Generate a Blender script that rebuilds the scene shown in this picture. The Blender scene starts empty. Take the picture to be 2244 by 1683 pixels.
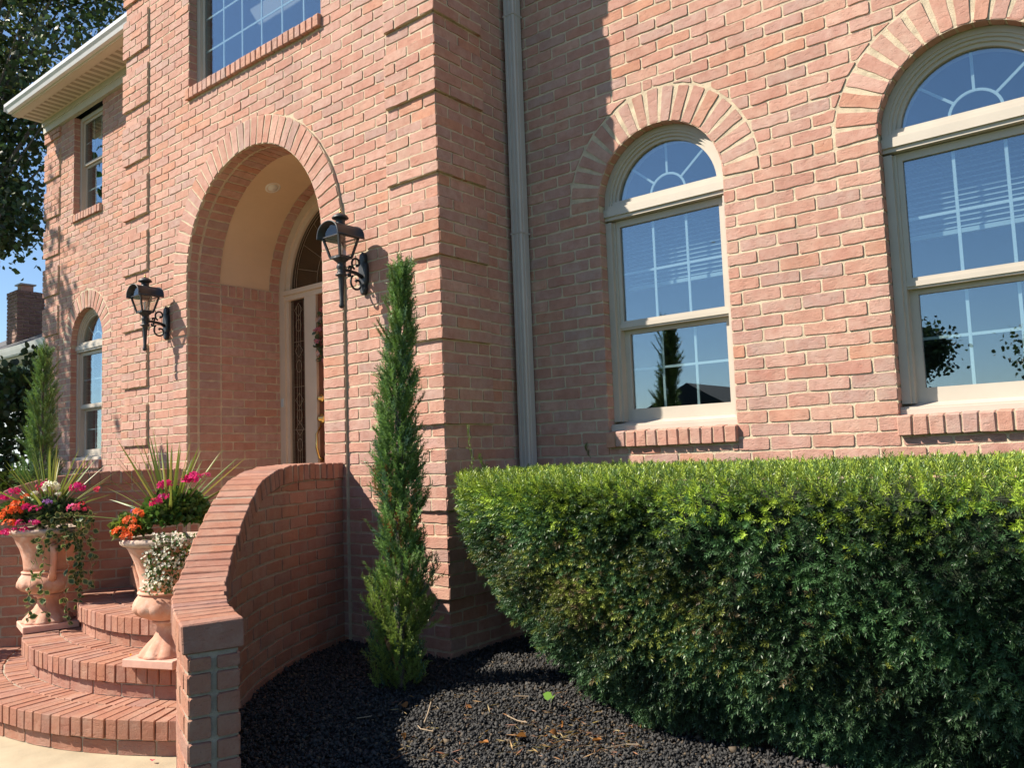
import bpy, math, random
import numpy as np
from mathutils import Vector, Matrix

random.seed(7)
rng = np.random.default_rng(7)
sc = bpy.context.scene
C = 0.0677          # one brick course in metres; everything below is laid out in courses
Z0 = 8.5            # the concrete walk lies 8.5 courses below the datum

# ------------------------------------------------------------------ camera
CAM = np.array([46.0711, -48.2745, 11.2364])
CR = np.array([0.7760139, 0.6297125, -0.0355617])
CU = np.array([0.0827075, -0.0457027, 0.9955254])
CF = np.array([-0.6252695, 0.7754827, 0.0875479])
cd = bpy.data.cameras.new('camera')
cam = bpy.data.objects.new('camera', cd)
sc.collection.objects.link(cam)
cd.sensor_fit = 'HORIZONTAL'
cd.sensor_width = 36.0
cd.lens = 1800.55 / 2244 * 36
cd.clip_start = 0.02
cd.clip_end = 2000
cam.matrix_world = Matrix(((CR[0], CU[0], -CF[0], CAM[0] * C), (CR[1], CU[1], -CF[1], CAM[1] * C),
                           (CR[2], CU[2], -CF[2], (CAM[2] + Z0) * C), (0, 0, 0, 1)))
sc.camera = cam

# ------------------------------------------------------------------ light
SUN = np.array([-1.0, -1.0, 1.36])
SUN = SUN / np.linalg.norm(SUN)
world = bpy.data.worlds.new('World')
sc.world = world
world.use_nodes = True
wn = world.node_tree
sky = wn.nodes.new('ShaderNodeTexSky')
sky.sky_type = 'NISHITA'
sky.sun_disc = False
sky.sun_elevation = math.asin(SUN[2])
sky.sun_rotation = math.atan2(SUN[0], SUN[1])
sky.altitude = 100
sky.air_density = 1.0
sky.dust_density = 0.1
sky.ozone_density = 4.0
bg = wn.nodes['Background']
bg.inputs['Strength'].default_value = 0.084
wn.links.new(sky.outputs[0], bg.inputs['Color'])
sd = bpy.data.lights.new('sun', 'SUN')
sd.energy = 5.0
sd.angle = math.radians(0.53)
sd.color = (1.0, 0.91, 0.775)
sun = bpy.data.objects.new('sun', sd)
sc.collection.objects.link(sun)
sun.rotation_euler = Vector(SUN).to_track_quat('Z', 'Y').to_euler()
sun.location = Vector(SUN) * 30
sc.view_settings.view_transform = 'Standard'
sc.view_settings.look = 'None'
sc.view_settings.gamma = 1
sc.view_settings.exposure = 0.95
sc.cycles.use_denoising = True
sc.cycles.max_bounces = 8
sc.cycles.transparent_max_bounces = 16
sc.cycles.caustics_reflective = False
sc.cycles.caustics_refractive = False


def screen(p):
    d = np.asarray(p, float) - CAM
    z = d @ CF
    return 1122 + 1800.55 * (d @ CR) / z, 841.5 - 1800.55 * (d @ CU) / z, z


# ------------------------------------------------------------------ objects
ORI = {}


def wpos(V):
    V = np.asarray(V, float) * C
    V[..., 2] += Z0 * C
    return V


def link(o, parent, origin):
    sc.collection.objects.link(o)
    po = ORI[parent.name] if parent else np.zeros(3)
    o.location = Vector(origin - po)
    if parent:
        o.parent = parent
    ORI[o.name] = np.array(origin)
    return o


def tag(o, label=None, cat=None, group=None, kind=None):
    if label:
        o['label'] = label
    if cat:
        o['category'] = cat
    if group:
        o['group'] = group
    if kind:
        o['kind'] = kind
    return o


def empty(name, pos, label=None, cat=None, group=None, parent=None):
    o = bpy.data.objects.new(name, None)
    o.empty_display_size = 0.1
    link(o, parent, wpos(np.array(pos, float)))
    return tag(o, label, cat, group)


def mk(name, V, F, m, parent=None, smooth=False, col=None, kind=None, origin=None):
    """one mesh object; V in course units, F lists of indices (or an int array of equal-sized faces)"""
    V = wpos(np.asarray(V, float))
    if origin is None:
        lo, hi = V.min(0), V.max(0)
        o0 = np.array([(lo[0] + hi[0]) / 2, (lo[1] + hi[1]) / 2, lo[2]])
    else:
        o0 = wpos(np.array(origin, float))
    V = V - o0
    me = bpy.data.meshes.new(name)
    if isinstance(F, np.ndarray):
        k = F.shape[1]
        me.vertices.add(len(V))
        me.vertices.foreach_set('co', V.astype(np.float32).ravel())
        me.loops.add(F.size)
        me.loops.foreach_set('vertex_index', F.astype(np.int32).ravel())
        me.polygons.add(len(F))
        me.polygons.foreach_set('loop_start', np.arange(0, F.size, k, dtype=np.int32))
        me.update(calc_edges=True)
    else:
        me.from_pydata(V.tolist(), [], F)
        me.update()
    if smooth:
        me.polygons.foreach_set('use_smooth', np.ones(len(me.polygons), bool))
    if col is not None:
        a = me.attributes.new('tint', 'FLOAT_COLOR', 'POINT')
        c4 = np.ones((len(V), 4), np.float32)
        c4[:, :3] = col
        a.data.foreach_set('color', c4.ravel())
    me.materials.append(m)
    o = bpy.data.objects.new(name, me)
    link(o, parent, o0)
    if kind:
        o['kind'] = kind
    return o


class MB:
    def __init__(s):
        s.V, s.F = [], []

    def add(s, V, F):
        n = len(s.V)
        s.V.extend([tuple(v) for v in V])
        s.F.extend([[i + n for i in f] for f in F])
        return s

    def box(s, x0, x1, y0, y1, z0, z1):
        return s.add([(x0, y0, z0), (x1, y0, z0), (x1, y1, z0), (x0, y1, z0), (x0, y0, z1), (x1, y0, z1), (x1, y1, z1), (x0, y1, z1)],
                     [[0, 3, 2, 1], [4, 5, 6, 7], [0, 1, 5, 4], [1, 2, 6, 5], [2, 3, 7, 6], [3, 0, 4, 7]])

    def quad(s, a, b, c, d):
        return s.add([a, b, c, d], [[0, 1, 2, 3]])

    def tube(s, pts, rad, n=8, cap=True):
        pts = [np.array(p, float) for p in pts]
        rs = rad if hasattr(rad, '__len__') else [rad] * len(pts)
        rings = []
        ref = np.array([0.3, 0.2, 0.93])
        V, F = [], []
        for i, p in enumerate(pts):
            t = pts[min(i + 1, len(pts) - 1)] - pts[max(i - 1, 0)]
            t = t / (np.linalg.norm(t) + 1e-9)
            a = np.cross(t, ref)
            if np.linalg.norm(a) < 0.1:
                a = np.cross(t, np.array([1.0, 0, 0]))
            a /= np.linalg.norm(a)
            b = np.cross(t, a)
            for k in range(n):
                w = 2 * math.pi * k / n
                V.append(p + rs[i] * (a * math.cos(w) + b * math.sin(w)))
        for i in range(len(pts) - 1):
            for k in range(n):
                F.append([i * n + k, i * n + (k + 1) % n, (i + 1) * n + (k + 1) % n, (i + 1) * n + k])
        if cap:
            F.append(list(range(n))[::-1])
            F.append([(len(pts) - 1) * n + k for k in range(n)])
        return s.add(V, F)

    def lathe(s, prof, cx, cy, n=24, mod=None, z0=0):
        V, F = [], []
        for (r, z) in prof:
            for k in range(n):
                w = 2 * math.pi * k / n
                rr = r if mod is None else r * mod(w, z)
                V.append((cx + rr * math.cos(w), cy + rr * math.sin(w), z + z0))
        for i in range(len(prof) - 1):
            for k in range(n):
                F.append([i * n + k, i * n + (k + 1) % n, (i + 1) * n + (k + 1) % n, (i + 1) * n + k])
        F.append(list(range(n))[::-1])
        F.append([(len(prof) - 1) * n + k for k in range(n)])
        return s.add(V, F)

    def sweep(s, path, sect, closed_sect=True):
        """path: list of (origin, A, B); sect: 2-D points in (A, B)"""
        V, F = [], []
        n = len(sect)
        for (o, A, B) in path:
            for (a, b) in sect:
                V.append(np.array(o) + np.array(A) * a + np.array(B) * b)
        m = n if closed_sect else n - 1
        for i in range(len(path) - 1):
            for k in range(m):
                F.append([i * n + k, i * n + (k + 1) % n, (i + 1) * n + (k + 1) % n, (i + 1) * n + k])
        F.append(list(range(n)))
        F.append([(len(path) - 1) * n + k for k in range(n)][::-1])
        return s.add(V, F)

    def build(s, name, m, parent=None, smooth=False, kind=None, origin=None):
        return mk(name, s.V, s.F, m, parent, smooth, None, kind, origin)


# ------------------------------------------------------------------ materials
def nodes(name):
    m = bpy.data.materials.new(name)
    m.use_nodes = True
    nt = m.node_tree
    b = nt.nodes['Principled BSDF']
    return m, nt, b


def N(nt, t, **kw):
    n = nt.nodes.new('ShaderNode' + t)
    for k, v in kw.items():
        setattr(n, k, v)
    return n


def mixc(nt, fac, a, b, blend='MIX'):
    n = N(nt, 'Mix', data_type='RGBA', blend_type=blend)
    for sock, val in ((n.inputs[0], fac), (n.inputs[6], a), (n.inputs[7], b)):
        if hasattr(val, 'is_output'):
            nt.links.new(val, sock)
        elif isinstance(val, tuple):
            sock.default_value = (*val, 1)
        else:
            sock.default_value = val
    return n.outputs[2]


def noise(nt, scale, detail=4, rough=0.55, vec=None):
    n = N(nt, 'TexNoise')
    n.inputs['Scale'].default_value = scale
    n.inputs['Detail'].default_value = detail
    n.inputs['Roughness'].default_value = rough
    if vec is None:
        g = nt.nodes.get('geo') or N(nt, 'NewGeometry')
        g.name = 'geo'
        vec = g.outputs['Position']
    nt.links.new(vec, n.inputs['Vector'])
    return n.outputs['Fac']


def ramp(nt, fac, stops, interp='LINEAR'):
    r = N(nt, 'ValToRGB')
    r.color_ramp.interpolation = interp
    el = r.color_ramp.elements
    while len(el) < len(stops):
        el.new(0.5)
    for e, (p, c) in zip(el, stops):
        e.position = p
        e.color = (*c, 1) if isinstance(c, tuple) else (c, c, c, 1)
    nt.links.new(fac, r.inputs[0])
    return r.outputs[0]


def bump(nt, b, h, strength, dist):
    n = N(nt, 'Bump')
    n.inputs['Strength'].default_value = strength
    n.inputs['Distance'].default_value = dist
    nt.links.new(h, n.inputs['Height'])
    nt.links.new(n.outputs[0], b.inputs['Normal'])


def plain(name, c, rough=0.6, var=0.12, scale=6, bs=0.15, bd=0.002, bscale=60, metal=0.0, spec=0.4):
    m, nt, b = nodes(name)
    f = noise(nt, scale, 5)
    lo = tuple(x * (1 - var) for x in c)
    hi = tuple(min(1, x * (1 + var)) for x in c)
    nt.links.new(ramp(nt, f, [(0.3, lo), (0.7, hi)]), b.inputs['Base Color'])
    b.inputs['Roughness'].default_value = rough
    b.inputs['Metallic'].default_value = metal
    b.inputs['Specular IOR Level'].default_value = spec
    if bs:
        bump(nt, b, noise(nt, bscale, 4), bs, bd)
    return m


def brick_mat(name, pal, haze=0.25, hazec=(0.58, 0.48, 0.38), streak=0.28):
    m, nt, b = nodes(name)
    g = N(nt, 'NewGeometry')
    g.name = 'geo'
    oi = N(nt, 'ObjectInfo')
    ad = N(nt, 'Math', operation='ADD')
    nt.links.new(g.outputs['Random Per Island'], ad.inputs[0])
    nt.links.new(oi.outputs['Random'], ad.inputs[1])
    fr = N(nt, 'Math', operation='FRACT')
    nt.links.new(ad.outputs[0], fr.inputs[0])
    n = len(pal)
    base = ramp(nt, fr.outputs[0], [(i / (n - 1), c) for i, c in enumerate(pal)])
    f1 = noise(nt, 22, 5, 0.6)
    c1 = mixc(nt, ramp(nt, f1, [(0.35, 0.0), (0.75, 0.55)]), base, (0.33, 0.13, 0.09))
    f2 = noise(nt, 9, 6, 0.7)
    c2 = mixc(nt, ramp(nt, f2, [(0.45, 0.0), (0.72, haze)]), c1, hazec)
    f3 = noise(nt, 130, 3, 0.6)
    c3 = mixc(nt, ramp(nt, f3, [(0.62, 0.0), (0.72, 0.45)]), c2, (0.10, 0.055, 0.045))
    f4 = noise(nt, 0.9, 3, 0.5)
    c4 = mixc(nt, ramp(nt, f4, [(0.3, 0.0), (0.75, 0.16)]), c3, (0.24, 0.13, 0.10))
    ms = N(nt, 'Mapping')
    ms.inputs['Scale'].default_value = (2.6, 2.6, 0.22)
    nt.links.new(g.outputs['Position'], ms.inputs['Vector'])
    f5 = noise(nt, 1.6, 4, 0.6, ms.outputs[0])
    c4 = mixc(nt, ramp(nt, f5, [(0.5, 0.0), (0.78, streak)]), c4, (0.20, 0.12, 0.095))
    nt.links.new(c4, b.inputs['Base Color'])
    b.inputs['Roughness'].default_value = 0.9
    b.inputs['Specular IOR Level'].default_value = 0.2
    h = N(nt, 'Math', operation='ADD')
    mpn = N(nt, 'Mapping')
    mpn.inputs['Scale'].default_value = (1.0, 1.0, 2.2)
    mpn.inputs['Rotation'].default_value = (0.1, 0.25, 0.0)
    nt.links.new(g.outputs['Position'], mpn.inputs['Vector'])
    cr = ramp(nt, noise(nt, 26, 5, 0.6, mpn.outputs[0]), [(0.36, 0.0), (0.47, 1.0)])
    nt.links.new(noise(nt, 34, 6, 0.7), h.inputs[0])
    nt.links.new(noise(nt, 170, 3, 0.6), h.inputs[1])
    h2 = N(nt, 'Math', operation='MULTIPLY_ADD')
    h2.inputs[1].default_value = 0.55
    nt.links.new(cr, h2.inputs[0])
    nt.links.new(h.outputs[0], h2.inputs[2])
    bump(nt, b, h2.outputs[0], 0.6, 0.0035)
    return m


PAL = [(0.54, 0.305, 0.235), (0.49, 0.30, 0.255), (0.55, 0.27, 0.175), (0.42, 0.285, 0.25), (0.54, 0.335, 0.275), (0.49, 0.24, 0.175), (0.58, 0.355, 0.28), (0.52, 0.275, 0.21), (0.46, 0.305, 0.265), (0.56, 0.32, 0.24), (0.45, 0.235, 0.185), (0.53, 0.31, 0.25)]
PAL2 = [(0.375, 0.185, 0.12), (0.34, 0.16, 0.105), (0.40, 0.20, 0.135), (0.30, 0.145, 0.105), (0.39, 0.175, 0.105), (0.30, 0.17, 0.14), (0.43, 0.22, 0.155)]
M = {}
M['brick'] = brick_mat('brick_salmon', PAL)
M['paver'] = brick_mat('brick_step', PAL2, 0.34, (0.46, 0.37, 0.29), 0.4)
M['brick_far'] = brick_mat('brick_chimney', [(0.24, 0.16, 0.135), (0.28, 0.19, 0.16), (0.21, 0.145, 0.125)], 0.3)
M['brick_end'] = brick_mat('brick_weathered', [(0.33, 0.18, 0.135), (0.37, 0.19, 0.14), (0.30, 0.16, 0.125)], 0.3)


def mortar_mat(name, c):
    m, nt, b = nodes(name)
    f = noise(nt, 14, 6, 0.65)
    a = ramp(nt, f, [(0.3, tuple(x * 0.72 for x in c)), (0.7, tuple(min(1, x * 1.15) for x in c))])
    f2 = noise(nt, 120, 3)
    a = mixc(nt, ramp(nt, f2, [(0.55, 0.0), (0.8, 0.4)]), a, (0.25, 0.2, 0.15))
    nt.links.new(a, b.inputs['Base Color'])
    b.inputs['Roughness'].default_value = 0.95
    b.inputs['Specular IOR Level'].default_value = 0.15
    h = N(nt, 'Math', operation='ADD')
    nt.links.new(noise(nt, 40, 5, 0.7), h.inputs[0])
    nt.links.new(noise(nt, 220, 2, 0.6), h.inputs[1])
    bump(nt, b, h.outputs[0], 0.8, 0.004)
    return m


M['mortar'] = mortar_mat('mortar_buff', (0.585, 0.48, 0.345))
M['mortar_grey'] = mortar_mat('mortar_step', (0.40, 0.34, 0.265))
M['trim'] = plain('trim_paint', (0.49, 0.435, 0.365), 0.45, 0.06, 5, 0.05)
M['frieze'] = plain('frieze_paint', (0.52, 0.49, 0.43), 0.55, 0.06, 5, 0.05)
M['soffit'] = plain('soffit_vinyl', (0.66, 0.56, 0.45), 0.5, 0.05, 5, 0.03)
M['soffit_vent'] = plain('soffit_perforated', (0.40, 0.32, 0.24), 0.7, 0.1, 40, 0.4, 0.004, 200)
M['gutter'] = plain('gutter_white', (0.74, 0.73, 0.74), 0.35, 0.05, 5, 0.03)
M['spout'] = plain('downspout_taupe', (0.50, 0.45, 0.41), 0.4, 0.06, 4, 0.04)
M['muntin'] = plain('muntin_white', (0.72, 0.76, 0.76), 0.4, 0.04, 6, 0)
M['stucco'] = plain('stucco_tan', (0.66, 0.47, 0.31), 0.9, 0.05, 3, 0.35, 0.002, 140)
M['doorframe'] = plain('door_frame_paint', (0.62, 0.50, 0.38), 0.5, 0.05, 5, 0.05)
M['door'] = plain('door_mahogany', (0.20, 0.065, 0.03), 0.35, 0.25, 12, 0.05)
M['brass'] = plain('brass', (0.72, 0.50, 0.18), 0.25, 0.1, 20, 0, metal=1.0)
M['iron'] = plain('black_iron', (0.020, 0.022, 0.026), 0.5, 0.35, 20, 0.25, 0.002, 90, spec=0.5)
M['terracotta'] = plain('terracotta_pale', (0.56, 0.29, 0.20), 0.85, 0.18, 7, 0.4, 0.004, 50)
def patina(m, c, lo, hi, amt, scale):
    nt = m.node_tree
    b = nt.nodes['Principled BSDF']
    old = b.inputs['Base Color'].links[0].from_socket
    f = noise(nt, scale, 6, 0.7)
    nt.links.new(mixc(nt, ramp(nt, f, [(lo, 0.0), (hi, amt)]), old, c), b.inputs['Base Color'])


patina(M['terracotta'], (0.66, 0.54, 0.45), .48, .68, .6, 9)
patina(M['terracotta'], (0.28, 0.17, 0.12), .55, .75, .5, 4)
M['terra_rim'] = plain('terracotta_weathered', (0.47, 0.36, 0.29), 0.9, 0.25, 12, 0.5, 0.004, 50)
M['plinth'] = plain('plinth_pink', (0.62, 0.37, 0.29), 0.9, 0.14, 9, 0.4, 0.003, 60)
M['soil'] = plain('potting_soil', (0.035, 0.025, 0.018), 0.95, 0.4, 40, 0.8, 0.01, 60)
M['concrete'] = plain('concrete_walk', (0.40, 0.33, 0.225), 0.9, 0.16, 5, 0.4, 0.003, 90)
M['lawn'] = plain('lawn', (0.07, 0.11, 0.03), 0.9, 0.35, 3, 0.6, 0.03, 40)
M['asphalt'] = plain('asphalt', (0.05, 0.05, 0.052), 0.9, 0.2, 20, 0.4, 0.01, 60)
M['bed'] = plain('mulch_base', (0.014, 0.014, 0.016), 0.9, 0.4, 60, 0.9, 0.02, 60)
M['rubber'] = plain('mulch_chunk', (0.046, 0.045, 0.046), 0.75, 0.45, 45, 0.5, 0.004, 120, spec=0.35)
def mixed_chunks(m):
    nt = m.node_tree
    b = nt.nodes['Principled BSDF']
    g = nt.nodes['geo']
    nt.links.new(ramp(nt, g.outputs['Random Per Island'], [(0.0, (0.022, 0.022, 0.023)), (0.5, (0.044, 0.043, 0.043)), (0.86, (0.070, 0.067, 0.063)), (0.93, (0.085, 0.066, 0.048)), (1.0, (0.13, 0.095, 0.06))]), b.inputs['Base Color'])


mixed_chunks(M['rubber'])
M['shingle'] = plain('roof_shingle', (0.10, 0.10, 0.105), 0.9, 0.35, 14, 0.6, 0.01, 25)
M['siding'] = plain('siding_pale', (0.60, 0.66, 0.70), 0.6, 0.05, 4, 0.05)
M['bark'] = plain('bark', (0.16, 0.13, 0.11), 0.9, 0.4, 14, 0.8, 0.02, 30)
M['room'] = plain('room_paint', (0.16, 0.17, 0.19), 0.8, 0.05, 2, 0)
M['blind'] = plain('blind_white', (0.50, 0.56, 0.57), 0.5, 0.02, 3, 0)
M['bulb'] = plain('bulb_glass', (0.75, 0.72, 0.66), 0.2, 0.02, 3, 0)
M['twig'] = plain('dry_twig', (0.33, 0.25, 0.17), 0.9, 0.2, 40, 0.2)
M['dry'] = plain('dry_needles', (0.42, 0.17, 0.06), 0.85, 0.4, 40, 0.2)
M['deadwood'] = plain('dead_branch', (0.40, 0.22, 0.11), 0.9, 0.3, 40, 0.3)
M['darkroof'] = plain('far_roof', (0.035, 0.035, 0.04), 0.9, 0.2, 4, 0)
M['farwall'] = plain('far_wall', (0.05, 0.05, 0.052), 0.9, 0.1, 4, 0)


def glass_mat(name, refl, tint, rtint=(0.80, 0.9, 1.0), rough=0.0, base=0.10):
    m, nt, b = nodes(name)
    nt.nodes.remove(b)
    out = nt.nodes['Material Output']
    tr = N(nt, 'BsdfTransparent')
    tr.inputs[0].default_value = (*tint, 1)
    gl = N(nt, 'BsdfGlossy')
    gl.inputs['Color'].default_value = (*rtint, 1)
    gl.inputs['Roughness'].default_value = rough
    lw = N(nt, 'LayerWeight')
    lw.inputs['Blend'].default_value = 0.5
    pw = N(nt, 'Math', operation='POWER')
    pw.inputs[1].default_value = 4.0
    nt.links.new(lw.outputs['Facing'], pw.inputs[0])
    mr = N(nt, 'MapRange')
    mr.inputs['To Min'].default_value = refl
    mr.inputs['To Max'].default_value = 1.0
    nt.links.new(pw.outputs[0], mr.inputs['Value'])
    if rough == 0.0:
        bp = N(nt, 'Bump')
        bp.inputs['Strength'].default_value = 0.03
        bp.inputs['Distance'].default_value = 0.01
        nt.links.new(noise(nt, 2.2, 1), bp.inputs['Height'])
        nt.links.new(bp.outputs[0], gl.inputs['Normal'])
    mx = N(nt, 'MixShader')
    nt.links.new(mr.outputs[0], mx.inputs[0])
    nt.links.new(tr.outputs[0], mx.inputs[1])
    nt.links.new(gl.outputs[0], mx.inputs[2])
    nt.links.new(mx.outputs[0], out.inputs[0])
    return m


M['glass'] = glass_mat('window_glass', 0.185, (0.78, 0.86, 0.88), (0.85, 0.94, 1.0))
M['lampglass'] = glass_mat('lantern_glass', 0.06, (0.92, 0.90, 0.86), (1, 1, 1))
M['leadglass'] = glass_mat('leaded_glass', 0.10, (0.20, 0.18, 0.15), (1, 1, 1), 0.05)


def leaf_mat(name, mul=1.0, transl=0.3, rough=0.45, spec=0.4):
    m, nt, b = nodes(name)
    out = nt.nodes['Material Output']
    at = N(nt, 'Attribute', attribute_name='tint')
    b.inputs['Roughness'].default_value = rough
    b.inputs['Specular IOR Level'].default_value = spec
    nt.links.new(at.outputs['Color'], b.inputs['Base Color'])
    t = N(nt, 'BsdfTranslucent')
    tc = mixc(nt, 0.5, at.outputs['Color'], (1.0, 1.0, 0.35), 'MULTIPLY')
    nt.links.new(tc, t.inputs['Color'])
    mx = N(nt, 'MixShader')
    mx.inputs[0].default_value = transl
    nt.links.new(b.outputs[0], mx.inputs[1])
    nt.links.new(t.outputs[0], mx.inputs[2])
    nt.links.new(mx.outputs[0], out.inputs[0])
    return m


M['leaf'] = leaf_mat('leaf')
M['needle'] = leaf_mat('needle', transl=0.22, rough=0.42, spec=0.45)
M['petal'] = leaf_mat('petal', transl=0.35, rough=0.6, spec=0.2)

# ------------------------------------------------------------------ bricks
MJ = 0.125      # mortar joint


def clip_half(poly, n, d):
    """keep the part of a convex polygon with p.n >= d"""
    out = []
    for i in range(len(poly)):
        a, b = poly[i], poly[(i + 1) % len(poly)]
        da, db = a[0] * n[0] + a[1] * n[1] - d, b[0] * n[0] + b[1] * n[1] - d
        if da >= 0:
            out.append(a)
        if (da >= 0) != (db >= 0):
            t = da / (da - db)
            out.append((a[0] + t * (b[0] - a[0]), a[1] + t * (b[1] - a[1])))
    return out


def area(poly):
    return 0.5 * abs(sum(poly[i][0] * poly[(i + 1) % len(poly)][1] - poly[(i + 1) % len(poly)][0] * poly[i][1] for i in range(len(poly))))


def rect(u0, u1, v0, v1):
    return [(u0, v0), (u1, v0), (u1, v1), (u0, v1)]


def outline(poly, ch=0.07, jit=0.04):
    """corner-cut, slightly wavy outline of a brick face"""
    out = []
    n = len(poly)
    for i in range(n):
        p, q = np.array(poly[i]), np.array(poly[(i + 1) % n])
        L = np.linalg.norm(q - p)
        if L < 1e-3:
            continue
        d = (q - p) / L
        nn = np.array([d[1], -d[0]])
        c = min(ch * random.uniform(0.6, 1.5), L * 0.3)
        out.append(p + d * c)
        if L > 1.6:
            for t in (0.25, 0.5, 0.75):
                out.append(p + d * L * (t + random.uniform(-0.07, 0.07)) + nn * random.uniform(-jit, jit))
        out.append(q - d * min(c, L * 0.3))
    return out


def brick_mesh(poly, mp, w0=0.0, jit=0.04, back=-0.14, bev=0.032):
    o = outline(poly, jit=jit)
    n = len(o)
    cx, cy = sum(p[0] for p in o) / n, sum(p[1] for p in o) / n
    ta, tb, tc = random.uniform(-.012, .012), random.uniform(-.03, .03), random.uniform(-.025, .02)
    V, F = [], []
    for p in o:
        V.append(mp(p[0], p[1], back))
    for p in o:
        d = np.array([p[0] - cx, p[1] - cy])
        L = np.linalg.norm(d) + 1e-6
        q = np.array(p) - np.array([math.copysign(min(bev, abs(d[0]) * .5), d[0]), math.copysign(min(bev, abs(d[1]) * .5), d[1])]) * random.uniform(.6, 1.3)
        V.append(mp(q[0], q[1], w0 + tc + ta * d[0] + tb * d[1]))
    for i in range(n):
        j = (i + 1) % n
        F.append([i, j, n + j, n + i])
    F.append([n + i for i in range(n)])
    return V, F


def plane_map(o, U, Nn):
    o, U, Nn = np.array(o, float), np.array(U, float), np.array(Nn, float)

    def f(u, v, w):
        return (o[0] + U[0] * u + Nn[0] * w, o[1] + U[1] * u + Nn[1] * w, v + o[2])
    f.normal = Nn
    return f


class Wall:
    """collects bricks of one wall; the largest in the picture become objects, the rest one joined piece"""

    def __init__(s, part, mp, mat):
        s.part, s.mp, s.mat, s.items = part, mp, mat, []

    def put(s, poly, w0=0.0, name='brick', vis=True, mp=None, jit=0.04, m=None):
        poly = [(p[0], p[1] + .03 * math.sin(p[0] * .53 + round(p[1]) * 1.7) + .02 * math.sin(p[0] * 1.31 + round(p[1]) * 2.9)) for p in poly]
        if len(poly) < 3 or area(poly) < 0.12:
            return
        mp = mp or s.mp
        cu, cv = sum(p[0] for p in poly) / len(poly), sum(p[1] for p in poly) / len(poly)
        P = np.array(mp(cu, cv, w0))
        x, y, d = screen(P)
        ok = vis and d > 1 and -20 < x < 2264 and -20 < y < 1703
        e = 0.2
        nn = np.array(mp(cu, cv, w0 + e)) - P
        facing = max(0.0, float((CAM - P) @ nn) / (np.linalg.norm(CAM - P) * e)) if ok else 0
        sz = area(poly) * facing / (d * d) if ok else 0
        s.items.append((sz, name, brick_mesh(poly, mp, w0, jit), m or s.mat))


def emit(walls, limit, special=('arch_brick', 'sill_brick', 'coping_brick', 'tread_brick', 'cap_brick')):
    allb = sorted([it[0] for w in walls for it in w.items if it[1] not in special], reverse=True)
    thr = max(allb[limit - 1] if len(allb) > limit else 0, 1e-12)
    for w in walls:
        rest = MB()
        for sz, name, (V, F), m in w.items:
            if name in special and sz > 1e-12 or name not in special and sz >= thr:
                mk(name, V, F, m, w.part)
            else:
                rest.add(V, F)
        if rest.V:
            rest.build('brickwork', w.mat, w.part, kind='stuff')


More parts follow.
